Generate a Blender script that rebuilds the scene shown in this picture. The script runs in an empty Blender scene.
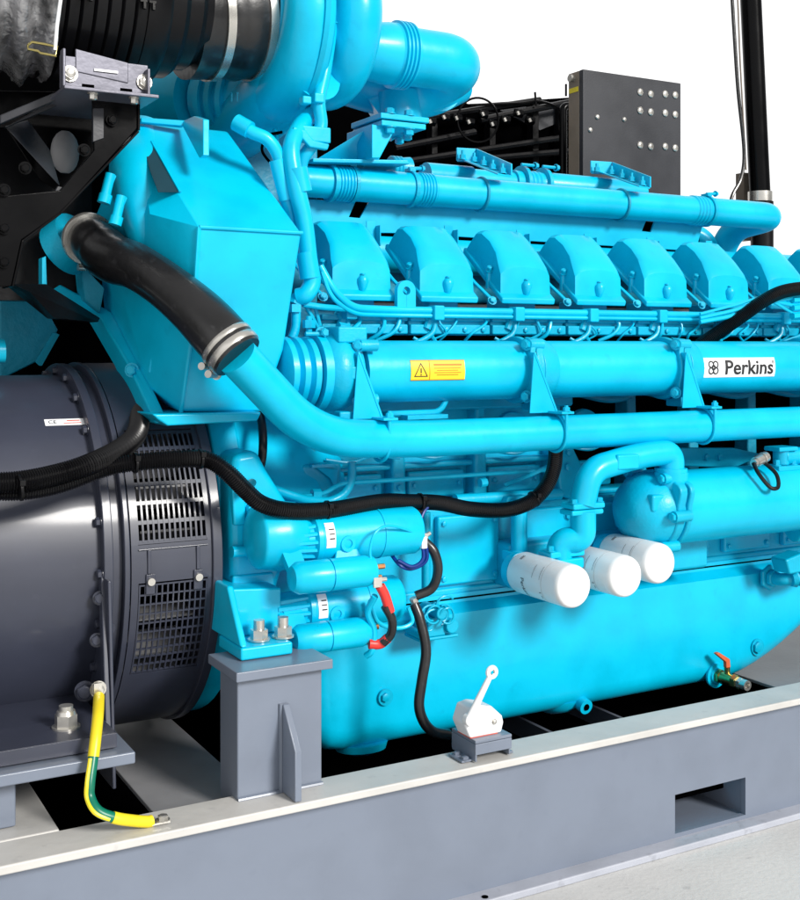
import bpy, bmesh, math, random
from mathutils import Vector, Matrix
random.seed(7)
V = Vector
H = 0.985                      # eye height above the floor
F_ = 1163.0                    # focal length in pixels of the 800 px wide photo
CX, HY = 400.0, 345.0          # principal column, horizon row
th = math.radians(60.8)
FW = V((math.cos(th), math.sin(th), 0)); RT = V((math.sin(th), -math.cos(th), 0))
sc = bpy.context.scene
col = sc.collection

# ---- positions: eye-relative coordinates; x along the engine, y depth, z up (eye = 0, floor = -H)
def P(px, py, D):
    u = (px-CX)/F_; k = RT.x*0 + FW.y + RT.y*u
    return V((D*(FW.x+RT.x*u)/k, D, (HY-py)*D/F_/k))
def X(px, D): return P(px, 0, D).x
def Z(px, py, D): return P(px, py, D).z
def to_px(p):
    d = V(p).dot(FW); return (CX+F_*V(p).dot(RT)/d, HY-F_*p[2]/d)

# ---------------------------------------------------------------- materials
def nn(t, typ, **kw):
    n = t.nodes.new(typ)
    for k, v in kw.items(): setattr(n, k, v)
    return n
def mat(name, base, rough=.4, metal=0., coat=0., var=.08, bump=.06, scale=9., bscale=60., rvar=.12, spec=.5, dark=None, wear=None):
    m = bpy.data.materials.new(name); m.use_nodes = True; t = m.node_tree
    b = t.nodes['Principled BSDF']
    tc = nn(t, 'ShaderNodeTexCoord')
    n1 = nn(t, 'ShaderNodeTexNoise'); n1.inputs['Scale'].default_value = scale; n1.inputs['Detail'].default_value = 6
    geo = nn(t, 'ShaderNodeNewGeometry')
    t.links.new(geo.outputs['Position'], n1.inputs['Vector'])
    mx = nn(t, 'ShaderNodeMix', data_type='RGBA')
    d = dark or tuple(c*(1-var*3) for c in base)
    mx.inputs['A'].default_value = (*d, 1); mx.inputs['B'].default_value = (*[min(1, c*(1+var)) for c in base], 1)
    mr = nn(t, 'ShaderNodeMapRange'); mr.inputs[1].default_value = .25; mr.inputs[2].default_value = .6
    t.links.new(n1.outputs['Fac'], mr.inputs[0]); t.links.new(mr.outputs[0], mx.inputs['Factor'])
    out = mx.outputs['Result']
    if wear:
        n3 = nn(t, 'ShaderNodeTexNoise'); n3.inputs['Scale'].default_value = 38; n3.inputs['Detail'].default_value = 9
        t.links.new(geo.outputs['Position'], n3.inputs['Vector'])
        m3 = nn(t, 'ShaderNodeMapRange'); m3.inputs[1].default_value = .62; m3.inputs[2].default_value = .72
        m3.inputs[4].default_value = wear[1]
        t.links.new(n3.outputs['Fac'], m3.inputs[0])
        x3 = nn(t, 'ShaderNodeMix', data_type='RGBA'); x3.inputs['B'].default_value = (*wear[0], 1)
        t.links.new(out, x3.inputs['A']); t.links.new(m3.outputs[0], x3.inputs['Factor']); out = x3.outputs['Result']
    t.links.new(out, b.inputs['Base Color'])
    b.inputs['Metallic'].default_value = metal
    b.inputs['Coat Weight'].default_value = coat; b.inputs['Coat Roughness'].default_value = .12
    b.inputs['Specular IOR Level'].default_value = spec
    r = nn(t, 'ShaderNodeMapRange'); r.inputs[3].default_value = max(.03, rough-rvar); r.inputs[4].default_value = rough+rvar
    n2 = nn(t, 'ShaderNodeTexNoise'); n2.inputs['Scale'].default_value = bscale; n2.inputs['Detail'].default_value = 5
    t.links.new(geo.outputs['Position'], n2.inputs['Vector'])
    t.links.new(n1.outputs['Fac'], r.inputs[0]); t.links.new(r.outputs[0], b.inputs['Roughness'])
    if bump:
        bp = nn(t, 'ShaderNodeBump'); bp.inputs['Strength'].default_value = bump; bp.inputs['Distance'].default_value = .01
        t.links.new(n2.outputs['Fac'], bp.inputs['Height']); t.links.new(bp.outputs[0], b.inputs['Normal'])
    return m
CY = (0.0, .50, .755)
M = dict(
 cyan=mat('cyan_paint', CY, .33, coat=.10, spec=.3, var=.05, bump=.05, bscale=45, wear=((0,.36,.6), .25)),
 cast=mat('cyan_paint_on_casting', (0.0,.44,.66), .38, coat=.08, spec=.3, var=.07, bump=.10, bscale=160, wear=((0,.36,.55), .3)),
 deep=mat('shaded_cyan_paint', (0.0,.30,.46), .5, var=.1, bump=.2, bscale=80),  # darker copy of the cyan, with the shade of recesses in its colour
 navy=mat('dark_slate_paint', (.034,.039,.062), .42, coat=.22, var=.05, bump=.008, bscale=40, rvar=.02, wear=((.05,.055,.08), .25)),
 grey=mat('grey_frame_paint', (.17,.20,.26), .34, coat=.15, var=.03, bump=.03, bscale=50, wear=((.13,.15,.2), .15), rvar=.04),
 mid=mat('mid_grey_paint', (.25,.25,.26), .5, var=.06, bump=.06),
 light=mat('lit_grey_frame_paint', (.38,.40,.46), .45, var=.06, bump=.07, wear=((.2,.21,.24), .4)),  # paler copy of the frame grey; the lit look of the lower flange is coloured in
 pale=mat('pale_worn_grey_paint', (.56,.55,.53), .45, var=.04, bump=.08, bscale=40, wear=((.33,.33,.34), .3)),
 black=mat('black_gloss_paint', (.0015,.0015,.002), .22, coat=.0, var=.1, bump=.03, bscale=30, spec=.12),
 blackm=mat('black_satin_paint', (.004,.004,.005), .35, var=.1, bump=.05, spec=.2),
 plate=mat('charcoal_powder_coat', (.022,.024,.031), .42, var=.05, bump=.04, bscale=200),
 rubber=mat('black_rubber', (.010,.010,.011), .33, coat=.25, var=.2, bump=.08, bscale=60, wear=((.05,.05,.055), .4)),
 conduit=mat('black_conduit', (.004,.004,.005), .3, bump=.03, spec=.4),
 steel=mat('zinc_steel', (.60,.58,.54), .27, metal=.8, var=.08, bump=.05),
 steelp=mat('galvanised_plate', (.13,.13,.165), .38, metal=.35, var=.1, bump=.05),
 brass=mat('brass', (.5,.42,.16), .3, metal=1.),
 copper=mat('copper', (.8,.35,.15), .3, metal=1.),
 white=mat('white_filter_paint', (.86,.86,.86), .3, var=.01, bump=.0),
 label=mat('white_label', (.85,.86,.88), .35, var=.02, bump=0),
 yellow=mat('yellow_label', (.95,.62,.02), .45, var=.03, bump=0),
 ink=mat('black_ink', (.008,.008,.01), .5, bump=0),
 redink=mat('red_ink', (.7,.08,.03), .5, bump=0),
 amber=mat('brown_ink', (.45,.2,.0), .5, bump=0),
 red=mat('red_heatshrink', (.75,.04,.03), .4, bump=.03),
 orange=mat('orange_grip', (.6,.10,.02), .45),
 green=mat('green_sleeve', (0,.17,.10), .35, bump=.02),
 yel=mat('yellow_sleeve', (.85,.68,.02), .4, bump=.02),
 blue=mat('blue_wire', (.0,.03,.22), .35, bump=0),
 foil=mat('crinkled_wrap', (.30,.30,.31), .18, metal=.55, var=.3, bump=1., scale=25, bscale=28),
 tan=mat('tan_paint', (.20,.16,.125), .5),
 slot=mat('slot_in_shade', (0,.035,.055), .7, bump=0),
 inside=mat('dark_interior', (.0008,.0008,.001), 1., bump=0, spec=0., rvar=0),  # near-black colour standing in for deep shade in gaps and hollows
)
def concrete():
    m = mat('concrete', (.62,.62,.61), .6, var=.05, bump=.12, scale=2.2, bscale=90, wear=((.36,.36,.36), .4)); return m
M['floor'] = concrete()

# ---------------------------------------------------------------- mesh building
def frames(pts):
    n = len(pts); T = []
    for i in range(n):
        a = pts[max(0, i-1)]; b = pts[min(n-1, i+1)]; d = (b-a)
        T.append(d.normalized() if d.length > 1e-9 else V((1,0,0)))
    up = V((0,0,1)) if abs(T[0].z) < .9 else V((0,1,0))
    N = (up - T[0]*up.dot(T[0])).normalized(); out = []
    for i in range(n):
        N = (N - T[i]*N.dot(T[i])).normalized(); out.append((N, T[i].cross(N)))
    return out
def catmull(pts, k=8):
    pts = [V(p) for p in pts]; q = [pts[0]*2-pts[1]]+pts+[pts[-1]*2-pts[-2]]; out = []
    for i in range(1, len(q)-2):
        for j in range(k):
            t = j/k; a, b, c, d = q[i-1], q[i], q[i+1], q[i+2]
            out.append(.5*((2*b)+(c-a)*t+(2*a-5*b+4*c-d)*t*t+(3*b-a-3*c+d)*t**3))
    out.append(pts[-1]); return out
def fillet(pts, R, k=7):
    pts = [V(p) for p in pts]; out = [pts[0]]
    for i in range(1, len(pts)-1):
        a, b, c = pts[i-1], pts[i], pts[i+1]
        d = min(R, (a-b).length*.49, (c-b).length*.49)
        p, q = b+(a-b).normalized()*d, b+(c-b).normalized()*d
        for j in range(k+1):
            t = j/k; out.append(p*(1-t)**2+b*2*t*(1-t)+q*t*t)
    out.append(pts[-1]); return out
def resample(pts, step):
    out = [pts[0]]; acc = 0
    for a, b in zip(pts, pts[1:]):
        L = (b-a).length
        while acc+L >= step:
            t = (step-acc)/L; a = a+(b-a)*t; L = (b-a).length; out.append(a); acc = 0
            if L < 1e-9: break
        acc += L
    out.append(pts[-1]) if (pts[-1]-out[-1]).length > 1e-5 else None
    return out

class MB:
    def __init__(s): s.v = []; s.f = []
    def add(s, vs, fs):
        n = len(s.v); s.v += [V(v) for v in vs]; s.f += [tuple(i+n for i in f) for f in fs]; return s
    def box(s, a, b):
        x0, x1 = sorted((a[0], b[0])); y0, y1 = sorted((a[1], b[1])); z0, z1 = sorted((a[2], b[2]))
        return s.add([(x0,y0,z0),(x1,y0,z0),(x1,y1,z0),(x0,y1,z0),(x0,y0,z1),(x1,y0,z1),(x1,y1,z1),(x0,y1,z1)],
                     [(0,3,2,1),(4,5,6,7),(0,1,5,4),(1,2,6,5),(2,3,7,6),(3,0,4,7)])
    def prism(s, poly, ext):
        n = len(poly); poly = [V(p) for p in poly]; ext = V(ext)
        fs = [tuple(range(n)), tuple(range(2*n-1, n-1, -1))]+[(i, (i+1) % n, (i+1) % n+n, i+n) for i in range(n)]
        return s.add(poly+[p+ext for p in poly], fs)
    def ppx(s, pts, D, t):                     # polygon standing in the plane y=D, thickness t going back
        return s.prism([P(x, y, D) for x, y in pts], (0, t, 0))
    def pyz(s, pts, x, t): return s.prism([(x, d, z) for d, z in pts], (t, 0, 0))
    def pxz(s, pts, y, t): return s.prism([(x, y, z) for x, z in pts], (0, t, 0))
    def pxy(s, pts, z, t): return s.prism([(x, y, z) for x, y in pts], (0, 0, t))
    def tube(s, pts, r, n=16, cap=True):
        pts = [V(p) for p in pts]; fr = frames(pts); vs = []; fs = []
        rr = r if isinstance(r, (list, tuple)) else [r]*len(pts)
        for p, (a, b), q in zip(pts, fr, rr):
            for j in range(n):
                t = 2*math.pi*j/n; vs.append(p+(a*math.cos(t)+b*math.sin(t))*q)
        for i in range(len(pts)-1):
            for j in range(n):
                k = (j+1) % n; fs.append((i*n+j, i*n+k, (i+1)*n+k, (i+1)*n+j))
        if cap: fs.append(tuple(range(n-1, -1, -1))); fs.append(tuple((len(pts)-1)*n+j for j in range(n)))
        return s.add(vs, fs)
    def cyl(s, a, b, r, r2=None, n=24): return s.tube([a, b], [r, r if r2 is None else r2], n)
    def rev(s, p0, ax, prof, n=32, a0=0, a1=2*math.pi):     # prof: (t along axis, radius)
        p0 = V(p0); ax = V(ax).normalized(); up = V((0,0,1)) if abs(ax.z) < .9 else V((0,1,0))
        N = (up-ax*up.dot(ax)).normalized(); B = ax.cross(N); vs = []; fs = []
        full = abs(a1-a0-2*math.pi) < 1e-6; m = n if full else n+1
        for t, r in prof:
            for j in range(m):
                a = a0+(a1-a0)*j/n; vs.append(p0+ax*t+(N*math.cos(a)+B*math.sin(a))*max(r, 1e-5))
        for i in range(len(prof)-1):
            for j in range(n):
                k = (j+1) % m; fs.append((i*m+j, i*m+k, (i+1)*m+k, (i+1)*m+j))
        if full:
            fs.append(tuple(range(m-1, -1, -1))); fs.append(tuple((len(prof)-1)*m+j for j in range(m)))
        return s.add(vs, fs)
    def hexhead(s, p, d, r, h, washer=True):
        d = V(d).normalized(); p = V(p)
        if washer: s.tube([p, p+d*h*.18], r*1.35, 16)
        s.tube([p, p+d*h], r, 6); s.tube([p+d*h, p+d*h*1.12], [r*.85, r*.7], 12); return s
    def torus(s, c, ax, R, r, n=48, m=14, a0=0, a1=2*math.pi, rf=None, Rf=None):
        c = V(c); ax = V(ax).normalized(); up = V((0,0,1)) if abs(ax.z) < .9 else V((0,1,0))
        N = (up-ax*up.dot(ax)).normalized(); B = ax.cross(N); vs = []; fs = []
        full = abs(a1-a0-2*math.pi) < 1e-6; q = n if full else n+1
        for i in range(q):
            t = i/n; a = a0+(a1-a0)*t; e = N*math.cos(a)+B*math.sin(a)
            ri = rf(t) if rf else r; Ri = Rf(t) if Rf else R
            for j in range(m):
                w = 2*math.pi*j/m; vs.append(c+e*(Ri+ri*math.cos(w))+ax*ri*math.sin(w))
        for i in range(n):
            for j in range(m):
                k = (j+1) % m; i2 = (i+1) % q; fs.append((i*m+j, i2*m+j, i2*m+k, i*m+k))
        if not full: fs.append(tuple(range(m))); fs.append(tuple((q-1)*m+j for j in range(m)))
        return s.add(vs, fs)
    def ball(s, c, r, n=16, sc_=(1,1,1)):
        c = V(c); vs = []; fs = []; m = n//2
        for i in range(1, m):
            for j in range(n):
                a = math.pi*i/m; b = 2*math.pi*j/n
                vs.append(c+V((r*math.sin(a)*math.cos(b)*sc_[0], r*math.sin(a)*math.sin(b)*sc_[1], r*math.cos(a)*sc_[2])))
        for i in range(m-2):
            for j in range(n):
                k = (j+1) % n; fs.append((i*n+j, i*n+k, (i+1)*n+k, (i+1)*n+j))
        fs.append(tuple(range(n))); fs.append(tuple((m-2)*n+j for j in range(n-1, -1, -1)))
        return s.add(vs, fs)
    def build(s, name, m, parent=None, bevel=0, seg=2, label=None, ang=35, kind=None):
        bm = bmesh.new(); vs = [bm.verts.new((v.x, v.y, v.z+H)) for v in s.v]
        for f in s.f:
            try: bm.faces.new([vs[i] for i in f])
            except ValueError: pass
        bmesh.ops.recalc_face_normals(bm, faces=bm.faces)
        me = bpy.data.meshes.new(name); bm.to_mesh(me); bm.free()
        return link(name, me, m, parent, bevel, seg, label, ang, kind)
def world_loc(o):
    l = V((0,0,0))
    while o: l = l+o.location; o = o.parent
    return l
def link(name, me, m, parent=None, bevel=0, seg=2, label=None, ang=35, kind=None):
    me.materials.append(M[m]); me.shade_smooth(); me.set_sharp_from_angle(angle=math.radians(ang))
    # put the origin at the middle of the mesh's base
    if me.vertices:
        xs = [v.co.x for v in me.vertices]; ys = [v.co.y for v in me.vertices]; zs = [v.co.z for v in me.vertices]
        o0 = V(((min(xs)+max(xs))/2, (min(ys)+max(ys))/2, min(zs)))
    else: o0 = V((0,0,0))
    me.transform(Matrix.Translation(-o0))
    o = bpy.data.objects.new(name, me); col.objects.link(o)
    o.location = o0
    if parent: o.parent = parent; o.location = o0-world_loc(parent)
    if bevel:
        b = o.modifiers.new('bevel', 'BEVEL'); b.width = bevel; b.segments = seg; b.limit_method = 'ANGLE'
        b.angle_limit = math.radians(38); b.harden_normals = True
    if label: o['label'] = label
    if kind: o['kind'] = kind
    return o
def thing(name, label, cat, loc, group=None):
    o = bpy.data.objects.new(name, None); col.objects.link(o); o.location = (loc[0], loc[1], loc[2]+H)
    o.empty_display_size = .1; o['label'] = label; o['category'] = cat
    if group: o['group'] = group
    return o
def tag(o, label, cat, group=None):
    o['label'] = label; o['category'] = cat
    if group: o['group'] = group
    return o
def bolt(parent, p, d, r=.008, h=.008, m='cast', name='bolt', studs=False):
    b = MB().hexhead(p, d, r, h)
    if studs: b.cyl(V(p), V(p)+V(d).normalized()*h*1.9, r*.5, n=12)
    return b.build(name, m, parent)
# wraps for stickers and lettering: (s,t) -> point
def wrap_x(xc, D, z, r, t0):
    def f(s, t, e=0):
        a = t0+t/r; R = r+e; return V((xc+s, D-R*math.cos(a), z+R*math.sin(a)))
    return f
def wrap_y(xc, y0, zc, r, a0):                # round a cylinder whose axis is Y; s runs round it, t along it
    def f(s, t, e=0):
        a = a0+s/r; R = r+e; return V((xc+R*math.cos(a), y0+t, zc+R*math.sin(a)))
    return f
def flat(o, ex, ey, en):
    o, ex, ey, en = V(o), V(ex), V(ey), V(en)
    return lambda s, t, e=0: o+ex*s+ey*t+en*e
def wrapmesh(name, polys, f, e, m, parent, step=.006, label=None):
    bm = bmesh.new()
    for p in polys:
        bm.faces.new([bm.verts.new((x, y, 0)) for x, y in p])
    bisect_map(bm, f, e, step)
    me = bpy.data.meshes.new(name); bm.to_mesh(me); bm.free()
    return link(name, me, m, parent, label=label, ang=60)
def bisect_map(bm, f, e, step):
    bmesh.ops.triangulate(bm, faces=bm.faces)
    for ax in (0, 1):
        lo = min(v.co[ax] for v in bm.verts); hi = max(v.co[ax] for v in bm.verts); c = lo+step
        no = (1,0,0) if ax == 0 else (0,1,0)
        while c < hi:
            co = [0,0,0]; co[ax] = c
            bmesh.ops.bisect_plane(bm, geom=bm.verts[:]+bm.edges[:]+bm.faces[:], plane_co=co, plane_no=no); c += step
    for v in bm.verts:
        q = f(v.co.x, v.co.y, e); v.co = (q.x, q.y, q.z+H)
def text(name, body, size, f, e, m, parent, sx=1., step=.006, bold=0.):
    cu = bpy.data.curves.new(name, 'FONT'); cu.body = body; cu.size = size; cu.align_x = 'CENTER'; cu.align_y = 'CENTER'
    cu.offset = bold; cu.resolution_u = 4
    o = bpy.data.objects.new(name+'_source', cu); col.objects.link(o)
    dg = bpy.context.evaluated_depsgraph_get(); me = bpy.data.meshes.new_from_object(o.evaluated_get(dg))
    bpy.data.objects.remove(o); bpy.data.curves.remove(cu)
    bm = bmesh.new(); bm.from_mesh(me); bpy.data.meshes.remove(me)
    for v in bm.verts: v.co.x *= sx
    bisect_map(bm, f, e, step)
    me = bpy.data.meshes.new(name); bm.to_mesh(me); bm.free()
    return link(name, me, m, parent, ang=60)
def rect(w, h, x=0, y=0): return [(x-w/2, y-h/2), (x+w/2, y-h/2), (x+w/2, y+h/2), (x-w/2, y+h/2)]
def ring2(x, y, R, r, n=28):
    return [[(x+R*math.cos(a), y+R*math.sin(a)), (x+R*math.cos(b), y+R*math.sin(b)), (x+r*math.cos(b), y+r*math.sin(b)), (x+r*math.cos(a), y+r*math.sin(a))]
            for a, b in [(2*math.pi*i/n, 2*math.pi*(i+1)/n) for i in range(n)]]
def hose_clamp(parent, c, ax, r, w=.014, screw=1.0):
    ax = V(ax).normalized(); c = V(c)
    m = MB().rev(c-ax*w/2, ax, [(0, r), (.0, r+.0025), (w*.15, r+.0035), (w*.85, r+.0035), (w, r+.0025), (w, r)], 40)
    o = m.build('hose_clamp', 'steel', parent)
    s = V((0,-1,0)); s = (s-ax*s.dot(ax)).normalized(); q = ax.cross(s)
    d = (s*math.cos(screw)+q*math.sin(screw)); tdir = ax.cross(d)
    MB().cyl(c+d*(r+.009)-tdir*.014, c+d*(r+.009)+tdir*.016, .0065, n=12).hexhead(c+d*(r+.009)+tdir*.016, tdir, .0065, .007).build('clamp_screw', 'steel', o)
    return o
EX = V((1,0,0)); EY = V((0,1,0)); EZ = V((0,0,1))

# ================================================================ ENGINE
eng = thing('diesel_engine', 'bright cyan painted sixteen cylinder diesel engine standing on the grey frame', 'engine', (1.6, 2.4, -.78))
RX = 3.3    # right end of engine

# crankcase
XR_ = X(575, 2.05)
m = MB(); m.box((.86, 2.10, -.505), (XR_, 2.75, -.06)).box((XR_, 2.10, -.505), (RX, 2.75, -.345)).box((.90, 2.045, -.505), (RX, 2.12, -.335)).box((.86, 2.04, -.52), (RX, 2.12, -.500))
m.box((.93, 2.06, -.335), (RX, 2.12, -.322))
cc = m.build('crankcase', 'cast', eng, .006)
MB().box((XR_, 2.21, -.345), (RX, 2.6, -.02)).build('crankcase_shade_block', 'inside', cc)  # near-black block put in so the recess reads as deep shade
for i in range(11):                                  # vertical ribs on the upper side
    x = .955+i*.198
    m = MB(); m.prism([(x-.018, 2.12, -.32), (x+.018, 2.12, -.32), (x+.012, 2.12, -.12), (x-.012, 2.12, -.12)], (0, -.055, 0))
    if x < XR_:
        rb_ = m.build('crankcase_rib', 'cast', cc, .008, 3)
        bolt(rb_, (x, 2.066, -.16), (0,-1,0), .007, .006, 'cast'); bolt(rb_, (x, 2.066, -.29), (0,-1,0), .007, .006, 'cast')
        MB().rev((x+.099, 2.10, -.19), (0,-1,0), [(0, .046), (.010, .044), (.012, .038), (.012, .030), (.004, .028), (.004, .001)], 32).build('core_plug', 'cast', cc)
        MB().box((x+.03, 2.082, -.318), (x+.168, 2.11, -.262)).build('side_pad', 'cast', cc, .006, 3)
        for bx in (.045, .152): bolt(cc, (x+bx, 2.082, -.29), (0,-1,0), .006, .005, 'cast')
        MB().tube(catmull([(x+.03, 2.06, -.225), (x+.08, 2.05, -.232), (x+.13, 2.055, -.222), (x+.19, 2.05, -.228)]), .0035, 8).build('thin_line', 'cyan', cc)
MB().box((.93, 2.055, -.135), (XR_, 2.12, -.105)).box((.93, 2.075, -.255), (XR_, 2.12, -.242)).build('crankcase_ledge', 'cast', cc, .006)
for i in range(9):
    x = XR_+.05+i*.198
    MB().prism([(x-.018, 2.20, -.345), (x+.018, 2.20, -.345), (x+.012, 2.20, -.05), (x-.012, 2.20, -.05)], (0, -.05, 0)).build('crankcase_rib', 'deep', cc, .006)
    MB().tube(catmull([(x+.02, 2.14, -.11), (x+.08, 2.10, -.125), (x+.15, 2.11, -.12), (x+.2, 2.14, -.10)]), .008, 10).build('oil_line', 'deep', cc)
    bolt(cc, (x, 2.15, -.22), (0,-1,0), .010, .008)
for i in range(9):
    x = 1.223+i*.198
    w = .152
    d = MB().box((x, 2.030, -.493), (x+w, 2.047, -.350)).build('access_door', 'cyan', eng, .006, 3)
    for bx, bz in ((.014, -.478), (w-.014, -.478), (.014, -.365), (w-.014, -.365)):
        bolt(d, (x+bx, 2.030, bz), (0,-1,0), .006, .005, 'cyan')
for i in range(18):
    bolt(cc, (1.02+i*.085, 2.055, -.520), (0,0,-1), .008, .010, 'cast')
bolt(cc, P(513, 548, 2.04), (0,-1,0), .009, .006)

# oil pan : lofted along X
def pan_sec(x):
    if x < 2.0: zb = -.789
    else: zb = -.789+.085*((x-2.0)/.24)**1.6
    zb = min(zb, -.56); r = min(.05, (-.52-zb)*.5); pts = [(2.035, -.512), (2.035, -.530), (2.005, -.545)]
    pts += [(1.995+r-r*math.cos(a), zb+r-r*math.sin(a)) for a in [math.radians(q) for q in (0, 15, 30, 45, 60, 75, 90)]]
    pts += [(2.7, zb), (2.7, -.512)]
    return pts
xs = [.925, .930, .945, .97]+[1.0+.06*i for i in range(15)]+[1.90+.04*i for i in range(27)]
vs = []; fs = []; n = len(pan_sec(1))
for i, x in enumerate(xs):
    sec = pan_sec(x); sh = {0: .06, 1: .045, 2: .02, 3: .005}.get(i, 0)
    vs += [(x, min(y+sh*(1 if y < 2.2 else 0), 2.7), z+(sh if z < -.6 else 0)) for y, z in sec]
for i in range(len(xs)-1):
    fs += [(i*n+j, i*n+(j+1) % n, (i+1)*n+(j+1) % n, (i+1)*n+j) for j in range(n)]
fs += [tuple(range(n)), tuple((len(xs)-1)*n+j for j in range(n))]
pan = MB().add(vs, fs).build('oil_pan', 'cyan', eng, ang=50)
MB().box((.93, 2.0335, -.5235), (RX, 2.1, -.5205)).build('gasket_dark_gap', 'inside', pan)  # gasket strip, near-black to stand in for the shadow gap under the joint
MB().rev(P(385, 697, 1.995), (0,-1,0), [(0, .016), (.004, .016), (.004, .011)], 24).hexhead(P(385, 697, 1.991), (0,-1,0), .009, .006, False).build('drain_plug', 'cast', pan)
MB().rev(P(757, 647, 1.995), (0,-1,0), [(0, .020), (.003, .020), (.003, .016)], 28).hexhead(P(757, 647, 1.993), (0,-1,0), .014, .007, False).build('drain_plug', 'cast', pan)
q = P(580, 710, 2.0)
MB().rev(q+V((-.02,.05,.004)), (0,-.3,-1), [(0, .05), (.012, .04), (.02, .02)], 24).tube([q+V((.008,.01,.012)), q+V((.008,-.012,.008))], .016, 20).build('pan_lug', 'cyan', pan)
MB().cyl(q+V((.008,-.012,.008)), q+V((.008,-.0135,.008)), .007).build('lug_hole_shade', 'inside', pan)
q = P(365, 750, 2.03); MB().rev(q+V((0,.02,.012)), (0,-.1,-1), [(0, .055), (.014, .05), (.024, .025)], 28).build('pan_lug', 'cyan', pan)
# port flange + cyan hose at the right of the pan
q = P(768, 577, 1.995)
fl = MB(); fl.tube([q, q+V((0,-.010,0))], .032, 6); fl.tube([q+V((0,-.010,0)), q+V((0,-.024,0))], .022, 6)
fl.tube(fillet([q, q+V((.0,-.045,0)), q+V((.08,-.075,.01)), q+V((.20,-.06,.06))], .05), .015, 18)
fl = fl.build('pan_port', 'cast', pan, .004)
MB().rev(P(790, 578, 1.94), (.9,-.3,.15), [(0, .020), (.010, .024), (.010, .018), (.02, .018), (.02, .023), (.03, .02)], 24).build('pipe_coupling', 'cast', pan)

# drain valve
q = P(716, 675, 1.997)
dv = MB().rev(q+V((-.004,0,0)), (0,-1,0), [(0, .028), (.006, .028), (.006, .02), (.01, .018)], 24).build('drain_boss', 'cyan', pan)
val = MB().tube([q+V((0,-.006,0)), q+V((0,-.02,0))], .017, 6).cyl(q+V((0,-.02,0)), q+V((0,-.058,0)), .0135).tube([q+V((0,-.056,0)), q+V((0,-.07,0))], .016, 6).cyl(q+V((0,-.035,.01)), q+V((0,-.035,.026)), .007, n=12).build('drain_valve', 'brass', eng, label='small brass ball valve with an orange handle on the oil pan')
MB().tube([q+V((0,-.07,0)), q+V((0,-.082,0))], .013, 6).rev(q+V((0,-.08,0)), (0,-1,0), [(0, .008), (0, .0115), (.018, .0115), (.018, .007), (.008, .007)], 20).build('valve_outlet', 'steel', val)
MB().prism([q+V((-.007,-.040,.026)), q+V((.007,-.040,.026)), q+V((.005,-.040,.045)), q+V((-.02,-.03,.062)), q+V((-.03,-.03,.060)), q+V((-.008,-.040,.04))], (0, .010, 0)).build('valve_handle', 'orange', val, .002)

# flywheel housing and mount foot
fh = MB()
c0 = V((0, 2.36, -.36))
fh.rev(c0+V((.735,0,0)), EX, [(0, .30), (0, .385), (.018, .392), (.05, .392), (.055, .37), (.10, .36), (.22, .335), (.30, .30)], 64)
flyw = fh.build('flywheel_housing', 'cyan', eng, .004, label='cyan round housing between the slotted guard and the starter motors')
q = P(262, 560, 1.93)
m = MB()
m.ppx([(234, 455), (258, 450), (268, 470), (290, 505), (300, 530), (292, 545), (282, 575), (276, 596), (232, 598), (230, 520)], 1.93, .12)
m.build('housing_web', 'cyan', flyw, .015, 4)
a = P(232, 552, 1.92); b = P(293, 549, 1.92)
MB().cyl(a, b, .010, .007).build('housing_rib', 'cyan', flyw)
MB().ppx([(233, 576), (274, 572), (276, 592), (232, 594)], 1.925, .02).build('housing_pad', 'cyan', flyw, .004)
MB().ppx([(232, 483), (246, 482), (246, 525), (234, 526)], 1.925, .02).build('housing_pad', 'cyan', flyw, .004)
MB().rev(P(252, 508, 1.935), (0,-1,0), [(0, .015), (.018, .014), (.018, .008), (.010, .007)], 20).build('housing_boss', 'cyan', flyw)
# big bell-shaped starter nose casting
MB().rev(P(250, 538, 1.89)*1, (1,0,0), [(0, .035), (.01, .055), (.05, .062), (.085, .057), (.10, .045)], 32).build('starter_seat', 'cyan', flyw, .004)
zf = Z(245, 660, 1.76)
# engine mount foot on the post
m = MB()
zt = -.521
x0, x1 = X(241, 1.795), X(293, 1.795)
m.box((x0, 1.795, zt+.001), (x1, 1.90, zt+.022))
xu0, xu1 = X(229, 1.87), X(281, 1.87)
m.prism([(x0+.004, 1.868, zt+.022), (xu1, 1.868, zt+.022), (xu1, 1.868, Z(270, 589, 1.868)), (x0+.004, 1.868, Z(230, 589, 1.868))], (0, .12, 0))
m.pyz([(1.797, zt+.022), (2.0, zt+.022), (2.0, zt+.112), (1.862, zt+.112), (1.85, zt+.095)], x0+.001, .012)
foot = m.build('engine_foot', 'cyan', eng, .004, 3)
for px in (259, 283):
    q = V((X(px, 1.83), 1.83, zt+.023))
    nt = MB().cyl(q, q+EZ*.003, .019).tube([q+EZ*.003, q+EZ*.018], .015, 6).cyl(q+EZ*.018, q+EZ*.034, .0095, n=16).build('mount_nut', 'steel', foot)

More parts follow.
